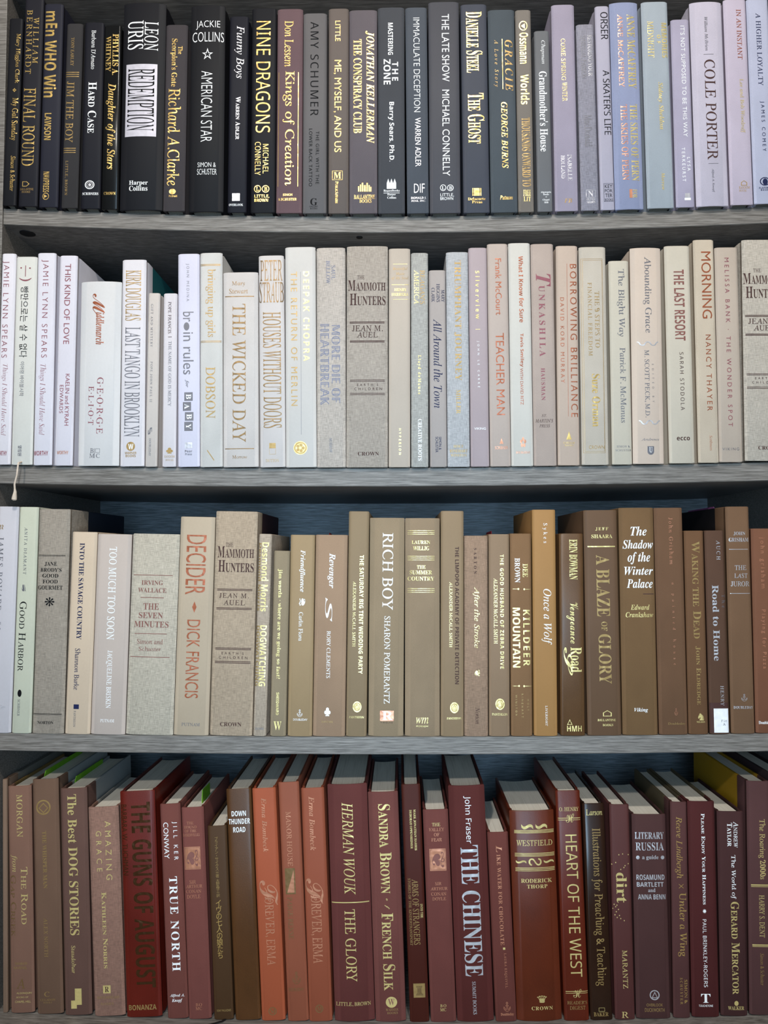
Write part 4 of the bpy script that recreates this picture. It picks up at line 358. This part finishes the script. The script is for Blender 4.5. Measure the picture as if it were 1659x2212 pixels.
 ('D', 0.18805, 0.94838, -1.619, 26.43, 243.2, 146, (91, 32, 16), 'l', 0, 'glossy red brown book with pale gold western capitals and twin knot ornaments', [('a', 'Ysh', 'O. HENRY', 0.55, 223.5, 21.14, 4.3), ('r', 'Y#', '', 0.35, 213.9, 24.26, 0.7), ('r', 'Y#', '', 0.27, 211.9, 24.26, 0.5), ('e', 'Ysh', 'ℋ', 1.17, 213.9, 9.0, 9.4), ('t', 'Yx', 'HEART OF THE WEST', 1.52, 121.2, 12.47, 150.3), ('e', 'Ysh', 'ℋ', 1.56, 28.7, 8.9, 8.8), ('r', 'Y#', '', 0.96, 30.8, 23.71, 0.7), ('r', 'Y#', '', 0.89, 28.9, 23.73, 0.5), ('p', 'gsh', "READER'S", 0.95, 19.1, 21.15, 3.5), ('p', 'gsh', 'DIGEST', 1.26, 13.7, 16.84, 3.9)], {}),
 ('D', 0.21458, 0.94916, -1.495, 23.41, 228.8, 137, (45, 26, 16), 'g', 0, 'very dark brown glossy book with slender gold lettering down its spine', [('a', 'Ysh', 'Larson', 0.64, 219.4, 17.57, 6.3), ('t', 'gs', 'Illustrations for Preaching & Teaching', 0.94, 119.3, 12.18, 166.1), ('e', 'Y%', '', 0.33, 11.3, 6.32, 3.9), ('p', 'gSh', 'BAKER', -0.55, 6.5, 15.74, 4.2)], {}),
 ('D', 0.2395, 0.95009, -0.702, 21.21, 226.8, 136, (82, 45, 42), 's', 0, 'plum book with gold lower case title amid a scatter of gold specks', [('t', 'YS', 'dirt', 0.11, 138.5, 11.51, 32.0), ('a', 'Ys', 'MARANTZ', 1.34, 52.6, 5.39, 40.2), ('t', 'Y@', '', -1.94, 173.4, 1.09, 1.3), ('t', 'Y@', '', 2.15, 174.2, 1.09, 1.3), ('t', 'Y@', '', 8.24, 173.4, 1.09, 1.3), ('t', 'Y@', '', -5.57, 165.2, 1.09, 1.3), ('t', 'Y@', '', -9.68, 163.2, 1.05, 1.3), ('t', 'Y@', '', 7.95, 163.8, 1.08, 1.3), ('t', 'Y@', '', 4.37, 161.8, 1.08, 1.3), ('t', 'Y@', '', 3.09, 159.8, 1.08, 1.3), ('t', 'Y@', '', -0.35, 157.8, 1.08, 1.3), ('t', 'Y@', '', -5.5, 120.1, 1.08, 1.3), ('t', 'Y@', '', -8.45, 120.9, 1.08, 1.3), ('t', 'Y@', '', -6.89, 118.5, 1.08, 1.3), ('t', 'Y@', '', -9.8, 116.4, 0.82, 1.3), ('t', 'Y@', '', -4.0, 115.6, 1.08, 1.3), ('t', 'Y@', '', -6.37, 113.2, 1.08, 1.3), ('t', 'Y@', '', -7.81, 109.9, 1.08, 1.3), ('t', 'Y@', '', -3.1, 109.2, 1.08, 1.3), ('t', 'Y@', '', -5.6, 107.1, 1.08, 1.3), ('t', 'Y@', '', -1.84, 106.0, 1.08, 1.3), ('t', 'Y@', '', 1.88, 103.8, 1.08, 1.3), ('e', 'Ysh', 'R', -0.04, 5.2, 7.26, 6.2)], {}),
 ('D', 0.26983, 0.95142, -0.376, 36.45, 215.1, 129, (72, 45, 43), 'c', 0, 'broad dark plum cloth book with stacked silver capitals and a round silver mark', [('t', 'VSh!', 'LITERARY', 0.06, 192.7, 31.2, 7.2), ('t', 'VSh!', 'RUSSIA', 0.17, 181.0, 30.37, 8.7), ('t', 'VSh', 'a guide', 0.55, 169.1, 17.61, 5.3), ('e', 'VSh', '●', -12.85, 169.3, 3.8, 4.0), ('e', 'VSh', '●', 13.76, 169.3, 3.93, 4.0), ('a', 'VPh', 'ROSAMUND', 0.24, 148.4, 30.17, 5.7), ('a', 'VPh', 'BARTLETT', -0.28, 140.8, 28.67, 4.9), ('a', 'VSh', 'and', 1.25, 134.7, 7.71, 4.0), ('a', 'VPh', 'ANNA BENN', 1.08, 127.7, 29.32, 5.3), ('e', 'Vo', '', 1.53, 24.7, 10.48, 10.5), ('e', 'Vph', '△', 1.67, 24.9, 6.72, 6.6), ('p', 'gph', 'OVERLOOK', 1.4, 14.4, 17.45, 3.1), ('p', 'gph', 'DUCKWORTH', 1.27, 9.2, 20.94, 3.9)], {}),
 ('D', 0.30001, 0.95238, 0.228, 17.86, 227.5, 136, (82, 50, 48), 'c', 0, 'slim plum book with broken orange gold lettering and a tiny cross', [('a', 'Gt', 'Reeve Lindbergh', -0.77, 179.2, 8.66, 65.5), ('e', 'Gp', '✕', 1.27, 138.2, 5.4, 4.7), ('t', 'Gs', 'Under a Wing', 1.69, 97.8, 9.7, 66.9), ('p', 'Gsk', 'SIMON &', 4.5, 27.6, 3.35, 25.0), ('p', 'Gs', 'SCHUSTER', -0.25, 28.2, 2.68, 27.6)], {'board': (96, 84, 62), 'bs': 22}),
 ('D', 0.32551, 0.95357, -0.127, 28.96, 227.1, 136, (73, 31, 30), 'c', 0, 'dark maroon book with small white capitals and a bold white letter emblem', [('t', 'WSk', 'Please Enjoy Your Happiness', 1.19, 166.0, 4.05, 96.3), ('e', 'Wp', '✹', 0.95, 110.8, 4.58, 4.9), ('a', 'Wx', 'PAUL BRINKLEY-ROGERS', 0.57, 66.8, 4.03, 71.0), ('e', 'WSh', 'T', 0.12, 19.7, 9.91, 9.2), ('p', 'Wph', 'TOUCHSTONE', 0.06, 11.9, 15.0, 2.2)], {'board': (96, 84, 62), 'bs': 24}),
 ('D', 0.35578, 0.95494, 0.127, 28.37, 215.1, 129, (66, 39, 38), 'c', 0, 'dark plum brown book with pale gold serif lettering and a small round gold mark', [('a', 'Wsk', 'Andrew', 5.57, 190.6, 5.4, 27.7), ('a', 'WSk', 'Taylor', -1.19, 190.5, 5.4, 25.0), ('t', 'Ws', 'The World of', 1.58, 145.8, 6.06, 46.3), ('t', 'YSk', 'Gerard Mercator', 2.68, 71.2, 8.72, 96.9), ('e', 'Y@', '', 2.24, 13.3, 4.41, 5.2), ('p', 'YSh', 'WALKER', 1.81, 8.4, 17.11, 3.9)], {}),
 ('D', 0.38461, 0.95629, 0.59, 24.8, 246.1, 160, (82, 53, 52), 'c', 0, 'tall mauve brown book with mustard boards at the right end of the bottom shelf', [('t', 'Ys', 'The Roaring 2000s', 2.66, 174.0, 8.09, 63.6), ('r', 'Y#', '', 0.41, 136.0, 19.5, 1.3), ('r', 'Y#', '', 0.46, 134.3, 19.37, 0.7), ('a', 'Ys', 'HARRY S. DENT', 1.74, 103.2, 5.64, 44.6), ('r', 'Y#', '', 0.82, 73.0, 19.43, 1.3), ('r', 'Y#', '', 0.86, 71.4, 19.29, 0.7), ('p', 'gt', 'Simon & Schuster', 1.31, 47.7, 4.28, 33.5)], {'board': (168, 128, 24), 'bs': 26}),
 ('D', 0.41063, 0.95761, 0.701, 25.17, 252.1, 160, (49, 35, 36), 'c', 0, 'dark brown book at the bottom right corner, mostly outside the photo', [], {})
]

ROW_Y = {'A': 0.0, 'B': 0.0, 'C': 0.0, 'D': 0.03}


# ------------------------------------------------------------------ lettering shapes
HOLES = {0x1D455: 0x210E, 0x1D49D: 0x212C, 0x1D4A0: 0x2130, 0x1D4A1: 0x2131, 0x1D4A3: 0x210B, 0x1D4A4: 0x2110, 0x1D4A7: 0x2112,
         0x1D4A8: 0x2133, 0x1D4AD: 0x211B, 0x1D4BA: 0x212F, 0x1D4BC: 0x210A, 0x1D4C4: 0x2134, 0x1D53A: 0x2102, 0x1D53F: 0x210D,
         0x1D545: 0x2115, 0x1D547: 0x2119, 0x1D548: 0x211A, 0x1D549: 0x211D, 0x1D551: 0x2124}
FACES = {'S': (0x1D400, 0x1D41A, 0x1D7CE), 's': (0x1D434, 0x1D44E, 0x1D7CE), 't': (0x1D434, 0x1D44E, None), 'T': (0x1D468, 0x1D482, None),
         'c': (0x1D4D0, 0x1D4EA, None), 'd': (0x1D538, 0x1D552, None), 'P': (0x1D5D4, 0x1D5EE, 0x1D7EC), 'm': (0x1D670, 0x1D68A, None),
         'x': (0x1D5A0, 0x1D5BA, 0x1D7E2)}


def face_text(s, face):
    if face not in FACES:
        return s
    up, lo, dg = FACES[face]
    out = []
    for ch in s:
        o = ord(ch)
        if 65 <= o <= 90:
            o = up + o - 65
        elif 97 <= o <= 122:
            o = lo + o - 97
        elif 48 <= o <= 57 and dg:
            o = dg + o - 48
        out.append(chr(HOLES.get(o, o)))
    return ''.join(out)


FC = bpy.data.curves.new('letter_source', 'FONT')
FC.resolution_u = 3
FO = bpy.data.objects.new('letter_source', FC)
COL.objects.link(FO)


def glyphs(body, shear, offset, spacing):
    FC.body = body
    FC.shear = shear
    FC.offset = offset
    FC.space_character = spacing
    FC.space_line = 0.82
    me = FO.to_mesh()
    vs = [(v.co.x, v.co.y) for v in me.vertices]
    fs = [tuple(p.vertices) for p in me.polygons]
    FO.to_mesh_clear()
    return vs, fs


def bounds(vs):
    xs = [v[0] for v in vs]
    ys = [v[1] for v in vs]
    return min(xs), max(xs), min(ys), max(ys)


def line_shape(s, face, flags, aspect):
    """flat outline of one line of lettering, fitted to the aspect (length / height) it has on the spine"""
    shear = -0.235 if face == 's' else 0.0
    off = {'s': 0.003, 'q': -0.010}.get(face, 0.0)
    if face == 'q' or 'q' in flags:
        off = -0.010
    if face == 'v':
        return glyphs('\n'.join(s), 0, 0, 1)
    if 'k' in flags:      # capitals and small capitals
        runs, cur, small = [], '', None
        for ch in s:
            k = ch.islower() if ch.isalpha() else small
            if small is not None and k != small:
                runs.append((cur, small))
                cur = ''
            small = k
            cur += ch
        runs.append((cur, small))
        V, Fs, x = [], [], 0.0
        for txt, sm in runs:
            lead = len(txt) - len(txt.lstrip(' '))
            x += 0.30 * lead
            core = txt.strip(' ')
            if not core:
                continue
            vs, fs = glyphs(face_text(core.upper(), face), shear, off, 1.0)
            if not vs:
                continue
            a, b, c, d = bounds(vs)
            k = 0.76 if sm else 1.0
            n0 = len(V)
            V += [(x + (vx - a) * k, vy * k) for vx, vy in vs]
            Fs += [tuple(i + n0 for i in f) for f in fs]
            x += (b - a) * k + 0.055 + 0.30 * (len(txt) - len(txt.rstrip(' ')))
        return V, Fs
    body = face_text(s, face)
    vs, fs = glyphs(body, shear, off, 1.0)
    if not vs or '!' in flags or len(s) < 2:
        return vs, fs
    a, b, c, d = bounds(vs)
    nat = (b - a) / max(1e-6, d - c)
    if aspect > nat * (1.10 if s.upper() == s else 1.38):      # letter spaced rather than stretched
        v2, f2 = glyphs(body, shear, off, 2.0)
        a2, b2, c2, d2 = bounds(v2)
        grow = (b2 - a2) - (b - a)
        want = aspect * 0.95 * (d - c) - (b - a)
        if grow > 1e-6:
            vs, fs = glyphs(body, shear, off, min(3.2, 1.0 + want / grow))
    return vs, fs


def ring(ro, ri, n=36):
    vs = []
    for i in range(n):
        a = 2 * math.pi * i / n
        vs += [(ro * math.cos(a), ro * math.sin(a)), (ri * math.cos(a), ri * math.sin(a))]
    return vs, [(2 * i, 2 * ((i + 1) % n), 2 * ((i + 1) % n) + 1, 2 * i + 1) for i in range(n)]


def entry_shape(e):
    """vertices (u, t, layer) in millimetres on the flat spine"""
    role, st, s, u, t, su, stt = e
    ink, face, flags = st[0], st[1], st[2:]
    if face == '#':
        return [(u - su / 2, t - stt / 2), (u + su / 2, t - stt / 2), (u + su / 2, t + stt / 2), (u - su / 2, t + stt / 2)], [(0, 1, 2, 3)], 0.05
    if face == '@':
        vs = [(u + su / 2 * math.cos(2 * math.pi * i / 28), t + stt / 2 * math.sin(2 * math.pi * i / 28)) for i in range(28)]
        return vs, [tuple(range(28))], 0.06
    if face == 'o':
        vs, fs = ring(0.5, 0.40)
        return [(u + x * su, t + y * stt) for x, y in vs], fs, 0.09
    if face == '%':
        a, b, k = su / 2, stt / 2, 0.30
        o = [(-a, -b), (a, -b), (a, b), (-a, b)]
        i = [(-a + k, -b + k), (a - k, -b + k), (a - k, b - k), (-a + k, b - k)]
        return [(u + x, t + y) for x, y in o + i], [(q, (q + 1) % 4, 4 + (q + 1) % 4, 4 + q) for q in range(4)], 0.09
    upright = 'h' in flags or face == 'v'
    aspect = (su / stt) if upright else (stt / su)
    vs, fs = line_shape(s, face, flags, aspect)
    if not vs:
        return [], [], 0
    a, b, c, d = bounds(vs)
    out = []
    for x, y in vs:
        p = (x - a) / max(1e-9, b - a) - 0.5
        q = (y - c) / max(1e-9, d - c) - 0.5
        if upright:
            out.append((u + p * su, t + q * stt))
        else:
            out.append((u + q * su, t - p * stt))
    return out, fs, 0.13


LETTERING = []
for bk in BOOKS:
    groups = {}
    for n, e in enumerate(bk[11]):
        vs, fs, lay = entry_shape(e)
        if not vs:
            continue
        g = groups.setdefault((e[0], e[1][0] + (str(n) if e[0] in 'ers' else '')), ([], []))
        n0 = len(g[0])
        g[0].extend((x, y, lay + 0.004 * n) for x, y in vs)
        g[1].extend(tuple(i + n0 for i in f) for f in fs)
    LETTERING.append(groups)
bpy.data.objects.remove(FO, do_unlink=True)
bpy.data.curves.remove(FC)


# ------------------------------------------------------------------ mesh helpers
def link(name, me, mats, parent=None):
    o = bpy.data.objects.new(name, me)
    COL.objects.link(o)
    for m in mats:
        me.materials.append(m)
    if parent is not None:
        o.parent = parent
    return o


def from_bm(name, bm):
    me = bpy.data.meshes.new(name)
    bm.normal_update()
    bm.to_mesh(me)
    bm.free()
    return me


def smooth(me, deg=35):
    for p in me.polygons:
        p.use_smooth = True
    me.set_sharp_from_angle(angle=math.radians(deg))


def box_bm(x0, x1, y0, y1, z0, z1, bevel=0.0):
    bm = bmesh.new()
    v = [bm.verts.new(p) for p in ((x0, y0, z0), (x1, y0, z0), (x1, y1, z0), (x0, y1, z0), (x0, y0, z1), (x1, y0, z1), (x1, y1, z1), (x0, y1, z1))]
    for f in ((0, 3, 2, 1), (4, 5, 6, 7), (0, 1, 5, 4), (1, 2, 6, 5), (2, 3, 7, 6), (3, 0, 4, 7)):
        bm.faces.new([v[i] for i in f])
    if bevel:
        bmesh.ops.bevel(bm, geom=list(bm.edges), offset=bevel, segments=2, affect='EDGES', profile=0.5)
    return bm


def tube_bm(pts, radii, n=10):
    bm = bmesh.new()
    rings = []
    for i, p in enumerate(pts):
        p = Vector(p)
        d = (Vector(pts[min(i + 1, len(pts) - 1)]) - Vector(pts[max(i - 1, 0)])).normalized()
        a = d.cross(Vector((0, 1, 0.01))).normalized()
        b = d.cross(a).normalized()
        rings.append([bm.verts.new(p + radii[i] * (math.cos(2 * math.pi * k / n) * a + math.sin(2 * math.pi * k / n) * b)) for k in range(n)])
    for r, s in zip(rings, rings[1:]):
        for k in range(n):
            bm.faces.new((r[k], r[(k + 1) % n], s[(k + 1) % n], s[k]))
    bm.faces.new(rings[0][::-1])
    bm.faces.new(rings[-1])
    bmesh.ops.recalc_face_normals(bm, faces=bm.faces)
    return bm


# ------------------------------------------------------------------ room and bookcase
def structure(o):
    o['kind'] = 'structure'
    return o


structure(link('floor', from_bm('floor', box_bm(-2.5, 2.5, -3.6, 0.60, -0.05, 0.0)), [simple('floor_boards', (120, 112, 104), 0.5)]))
structure(link('wall_back', from_bm('wall_back', box_bm(-2.5, 2.5, 0.345, 0.42, 0.0, 2.9)), [simple('wall_paint', (150, 148, 146), 0.8)]))

XL, XR, YB = -0.4415, 0.445, 0.312
ZTOP = SHELVES['A'][1][2] + 0.262
case = bpy.data.objects.new('bookcase', None)
COL.objects.link(case)
case.location = (0, 0, 0)
case['label'] = 'grey brown wood grain bookcase carrying four tight rows of books'
case['category'] = 'bookcase'
link('side_panel', from_bm('side_panel', box_bm(XL - 0.019, XL, 0.004, YB, 0.0, ZTOP + 0.02, 0.0006)), [WOOD], case)
link('side_panel', from_bm('side_panel', box_bm(XR, XR + 0.019, 0.004, YB, 0.0, ZTOP + 0.02, 0.0006)), [WOOD], case)
link('back_panel', from_bm('back_panel', box_bm(XL - 0.019, XR + 0.019, YB, YB + 0.006, 0.0, ZTOP + 0.02)), [BACK], case)


def board(name, yf, fit, th):
    bm = bmesh.new()
    n = 40
    cols = []
    for i in range(n + 1):
        x = XL + (XR - XL) * i / n
        z = fit[0] * x * x + fit[1] * x + fit[2]
        e = 0.0007
        cols.append([bm.verts.new((x, y, zz)) for y, zz in ((yf, z - e), (yf + e, z), (YB, z), (YB, z - th), (yf + e, z - th), (yf, z - th + e))])
    for a, b in zip(cols, cols[1:]):
        for k in range(6):
            f = bm.faces.new((a[k], b[k], b[(k + 1) % 6], a[(k + 1) % 6]))
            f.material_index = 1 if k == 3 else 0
    bm.faces.new(cols[0])
    bm.faces.new(cols[-1][::-1])
    bmesh.ops.recalc_face_normals(bm, faces=bm.faces)
    return link(name, from_bm(name, bm), [WOOD, WOOD_SHADED], case)


board('shelf', 0.004, [SHELVES['A'][1][0] * 0.4, 0, ZTOP + 0.018], 0.018)
for k in 'ABCD':
    yf, fit, th = SHELVES[k]
    board('shelf', yf if k != 'D' else 0.001, fit, th)
board('shelf', 0.002, [0, 0, 0.60], 0.018)
board('shelf', 0.002, [0, 0, 0.10], 0.018)
link('kick_board', from_bm('kick_board', box_bm(XL, XR, 0.02, 0.036, 0.0, 0.082)), [WOOD], case)
dark_metal = simple('dark_fitting', (22, 24, 30), 0.5, 0.3)
for fx, fy, rr in ((-0.425, 0.030, 0.0085), (-0.045, 0.020, 0.0035)):
    yf, fit, th = SHELVES['A']
    zz = fit[0] * fx * fx + fit[1] * fx + fit[2] - th
    bm = bmesh.new()
    bmesh.ops.create_cone(bm, cap_ends=True, segments=24, radius1=rr, radius2=rr, depth=0.0016, matrix=Matrix.Translation((fx, fy, zz)))
    link('shelf_fitting', from_bm('shelf_fitting', bm), [dark_metal], case)


# ------------------------------------------------------------------ books
BOARD_T = 0.0024
SPINE_T = 0.0015


def spine_y(x, w, rnd):
    q = min(1.0, abs(2 * x / w))
    if rnd:
        return 0.062 * w * q ** 2.2 + 0.0006 * q ** 10
    return 0.0003 * q ** 2 + 0.0016 * q ** 9


def cover_bm(w, h, d, rnd, bs):
    ys = spine_y(w / 2, w, rnd)
    N = 22
    outer, inner = [], []
    yr = [d]
    if bs and bs < d - 0.01:
        yr.append(bs)
    side = [(yy, 0.0) for yy in yr] + [(ys + 0.0095, 0.0), (ys + 0.0072, 0.0008), (ys + 0.0050, 0.0012), (ys + 0.0030, 0.0007), (ys + 0.0012, 0.0001)]
    for yy, inset in side:
        outer.append((-w / 2 + inset, yy))
        inner.append((-w / 2 + inset + BOARD_T, max(yy, ys + SPINE_T)))
    for i in range(N + 1):
        x = -w / 2 * math.cos(math.pi * i / N)
        outer.append((x, spine_y(x, w, rnd)))
        xi = x * (1 - 2 * BOARD_T / w)
        inner.append((xi, spine_y(x, w, rnd) + SPINE_T))
    for yy, inset in side[::-1]:
        outer.append((w / 2 - inset, yy))
        inner.append((w / 2 - inset - BOARD_T, max(yy, ys + SPINE_T)))
    bm = bmesh.new()
    n = len(outer)
    e = 0.0007

    def lerp(a, b, k):
        return (a[0] + (b[0] - a[0]) * k, a[1] + (b[1] - a[1]) * k)
    levels = [[(*lerp(o, i, 0.28), 0.0) for o, i in zip(outer, inner)],
              [(*o, e) for o in outer], [(*o, h - e) for o in outer],
              [(*lerp(o, i, 0.28), h) for o, i in zip(outer, inner)],
              [(*i, h) for i in inner], [(*i, 0.0) for i in inner]]
    R = [[bm.verts.new(p) for p in L] for L in levels]
    for k in range(6):
        a, b = R[k], R[(k + 1) % 6]
        for j in range(n - 1):
            f = bm.faces.new((a[j], a[j + 1], b[j + 1], b[j]))
            if bs and min(outer[j][1], outer[j + 1][1]) >= bs - 1e-6:
                f.material_index = 1
    for j in (0, n - 1):
        f = bm.faces.new([R[k][j] for k in range(6)])
        if bs:
            f.material_index = 1
    bmesh.ops.recalc_face_normals(bm, faces=bm.faces)
    return bm


def pages_bm(w, h, d, rnd):
    x0 = w / 2 - BOARD_T - 0.0010
    sq = 0.0028
    N = 14
    bm = bmesh.new()
    lo, hi = [], []
    pts = []
    for i in range(N + 1):
        x = -x0 + 2 * x0 * i / N
        pts.append((x, spine_y(x, w, rnd) + SPINE_T + 0.0004))
    for i in range(N + 1):
        x = x0 - 2 * x0 * i / N
        pts.append((x, d - 0.0035 - 0.11 * w * (1 - (x / x0) ** 2)))
    lo = [bm.verts.new((x, y, sq)) for x, y in pts]
    hi = [bm.verts.new((x, y, h - sq)) for x, y in pts]
    n = len(pts)
    for i in range(n):
        bm.faces.new((lo[i], lo[(i + 1) % n], hi[(i + 1) % n], hi[i]))
    for i in range(N):
        a, b, c, e = i, i + 1, n - 2 - i, n - 1 - i
        bm.faces.new((hi[a], hi[b], hi[c], hi[e]))
        bm.faces.new((lo[e], lo[c], lo[b], lo[a]))
    bmesh.ops.recalc_face_normals(bm, faces=bm.faces)
    return bm


def lettering_mesh(name, vs, fs, w, rnd):
    bm = bmesh.new()
    lay = bm.verts.layers.float.new('layer')
    V = []
    for x, z, l in vs:
        v = bm.verts.new((x / 1000, 0, z / 1000))
        v[lay] = l
        V.append(v)
    for f in fs:
        try:
            bm.faces.new([V[i] for i in f])
        except ValueError:
            pass
    cuts = (0.0, 0.25, 0.45, 0.62, 0.75, 0.85, 0.93) if rnd else (0.5, 0.72, 0.82, 0.9, 0.95)
    for c in cuts:
        for sgn in ((1, -1) if c else (1,)):
            bmesh.ops.bisect_plane(bm, geom=bm.verts[:] + bm.edges[:] + bm.faces[:], plane_co=(sgn * c * w / 2, 0, 0), plane_no=(1, 0, 0), dist=1e-7)
    for v in bm.verts:
        v.co.y = spine_y(v.co.x, w, rnd) - 0.00007 - v[lay] / 1000
    for f in bm.faces:
        f.normal_update()
        if f.normal.y > 0:
            f.normal_flip()
    me = bpy.data.meshes.new(name)
    bm.to_mesh(me)
    bm.free()
    return me


GROUPS = {'A': 'books on the top shelf', 'B': 'books on the second shelf', 'C': 'books on the third shelf', 'D': 'books on the bottom shelf'}
CORD = simple('cream_cord', (214, 196, 178), 0.8)
BLACK_RIBBON = simple('black_ribbon', (26, 22, 22), 0.5)
paper_slips = {}
for bi, bk in enumerate(BOOKS):
    row, bx, bz, lean, w, h, d, colr, kind, rnd, label, _texts, ex = bk
    w, h, d = w / 1000, h / 1000, d / 1000
    root = bpy.data.objects.new('hardcover_book', None)
    COL.objects.link(root)
    root.empty_display_size = 0.02
    root.location = (bx, ROW_Y[row], bz)
    root.rotation_euler = (0, math.radians(lean), 0)
    root['label'] = label
    root['category'] = 'book'
    root['group'] = GROUPS[row]
    mats = [cover_material(colr, kind, bi)]
    bs = ex.get('bs', 0) / 1000 if 'board' in ex else 0
    if bs:
        mats.append(cover_material(ex['board'], 's', bi + 0.5))
    me = from_bm('cover', cover_bm(w, h, d, rnd, bs))
    smooth(me)
    cover = link('cover', me, mats, root)
    me = from_bm('page_block', pages_bm(w, h, d, rnd))
    link('page_block', me, [PAPER], root)
    for (role, ink), (vs, fs) in LETTERING[bi].items():
        nm = ROLE[role]
        link(nm, lettering_mesh(nm, vs, fs, w, rnd), [INK[ink[0]]], cover)
    for col_s, uu, up, y0, y1 in ex.get('slips', ()):
        key = col_s
        if key not in paper_slips:
            paper_slips[key] = simple('coloured_paper_slip', col_s, 0.7)
        xx = uu * w
        bm = bmesh.new()
        prof = [(y0, h - 0.006), (y0, h - 0.0028 + 0.25 * up / 1000), (y0 + 4, h - 0.0028 + up / 1000), (y1, h - 0.0028 + up / 1000 * 0.9), (y1, h - 0.006)]
        prof = [(a / 1000, b) for a, b in prof]
        L = [bm.verts.new((xx - 0.0003, a, b)) for a, b in prof]
        Rr = [bm.verts.new((xx + 0.0003, a, b)) for a, b in prof]
        bm.faces.new(L)
        bm.faces.new(Rr[::-1])
        for k in range(5):
            bm.faces.new((L[k], Rr[k], Rr[(k + 1) % 5], L[(k + 1) % 5]))
        bmesh.ops.recalc_face_normals(bm, faces=bm.faces)
        link('paper_slip', from_bm('paper_slip', bm), [paper_slips[key]], root)
    if ex.get('ribbon') == 'white':
        yf = SHELVES['B'][0] - 0.0035
        pts = [(0.000, 0.004, 0.004), (0.001, yf - 0.010, 0.0012), (0.0012, yf - 0.0115, -0.002), (0.0006, yf - 0.012, -0.012), (-0.0022, yf - 0.011, -0.022), (-0.0020, yf - 0.0105, -0.027),
               (-0.0016, yf - 0.0105, -0.030), (-0.0022, yf - 0.0105, -0.036), (-0.0024, yf - 0.0105, -0.0385), (-0.0024, yf - 0.0105, -0.0396)]
        rad = [0.0008, 0.0009, 0.0009, 0.0009, 0.0010, 0.0010, 0.0016, 0.0026, 0.0027, 0.0012]
        me = from_bm('ribbon_marker', tube_bm(pts, rad))
        smooth(me)
        o = link('ribbon_marker', me, [CORD], root)
        o['label'] = 'cream cord with a tassel hanging below the book'
    if ex.get('ribbon') == 'black':
        bm = bmesh.new()
        pts = [(0.004, 0.004, 0.0006), (-0.001, -0.004, 0.0004), (-0.010, -0.009, 0.0004), (-0.020, -0.013, 0.0004), (-0.030, -0.020, 0.0003), (-0.036, -0.026, 0.0002)]
        tilt = math.radians(lean)
        prev = None
        for i, p in enumerate(pts):
            a = Vector(pts[min(i + 1, 5)]) - Vector(pts[max(i - 1, 0)])
            nrm = Vector((-a.y, a.x, 0)).normalized() * 0.0011
            base = Vector(p) + Vector((0, 0, p[0] * math.tan(tilt) + 0.0001))
            cur = [bm.verts.new(base + nrm), bm.verts.new(base - nrm), bm.verts.new(base - nrm + Vector((0, 0, 0.0005))), bm.verts.new(base + nrm + Vector((0, 0, 0.0005)))]
            if prev:
                for k in range(4):
                    bm.faces.new((prev[k], prev[(k + 1) % 4], cur[(k + 1) % 4], cur[k]))
            else:
                bm.faces.new(cur)
            prev = cur
        bm.faces.new(prev[::-1])
        bmesh.ops.recalc_face_normals(bm, faces=bm.faces)
        o = link('ribbon_marker', from_bm('ribbon_marker', bm), [BLACK_RIBBON], root)
        o['label'] = 'thin black ribbon lying on the shelf'
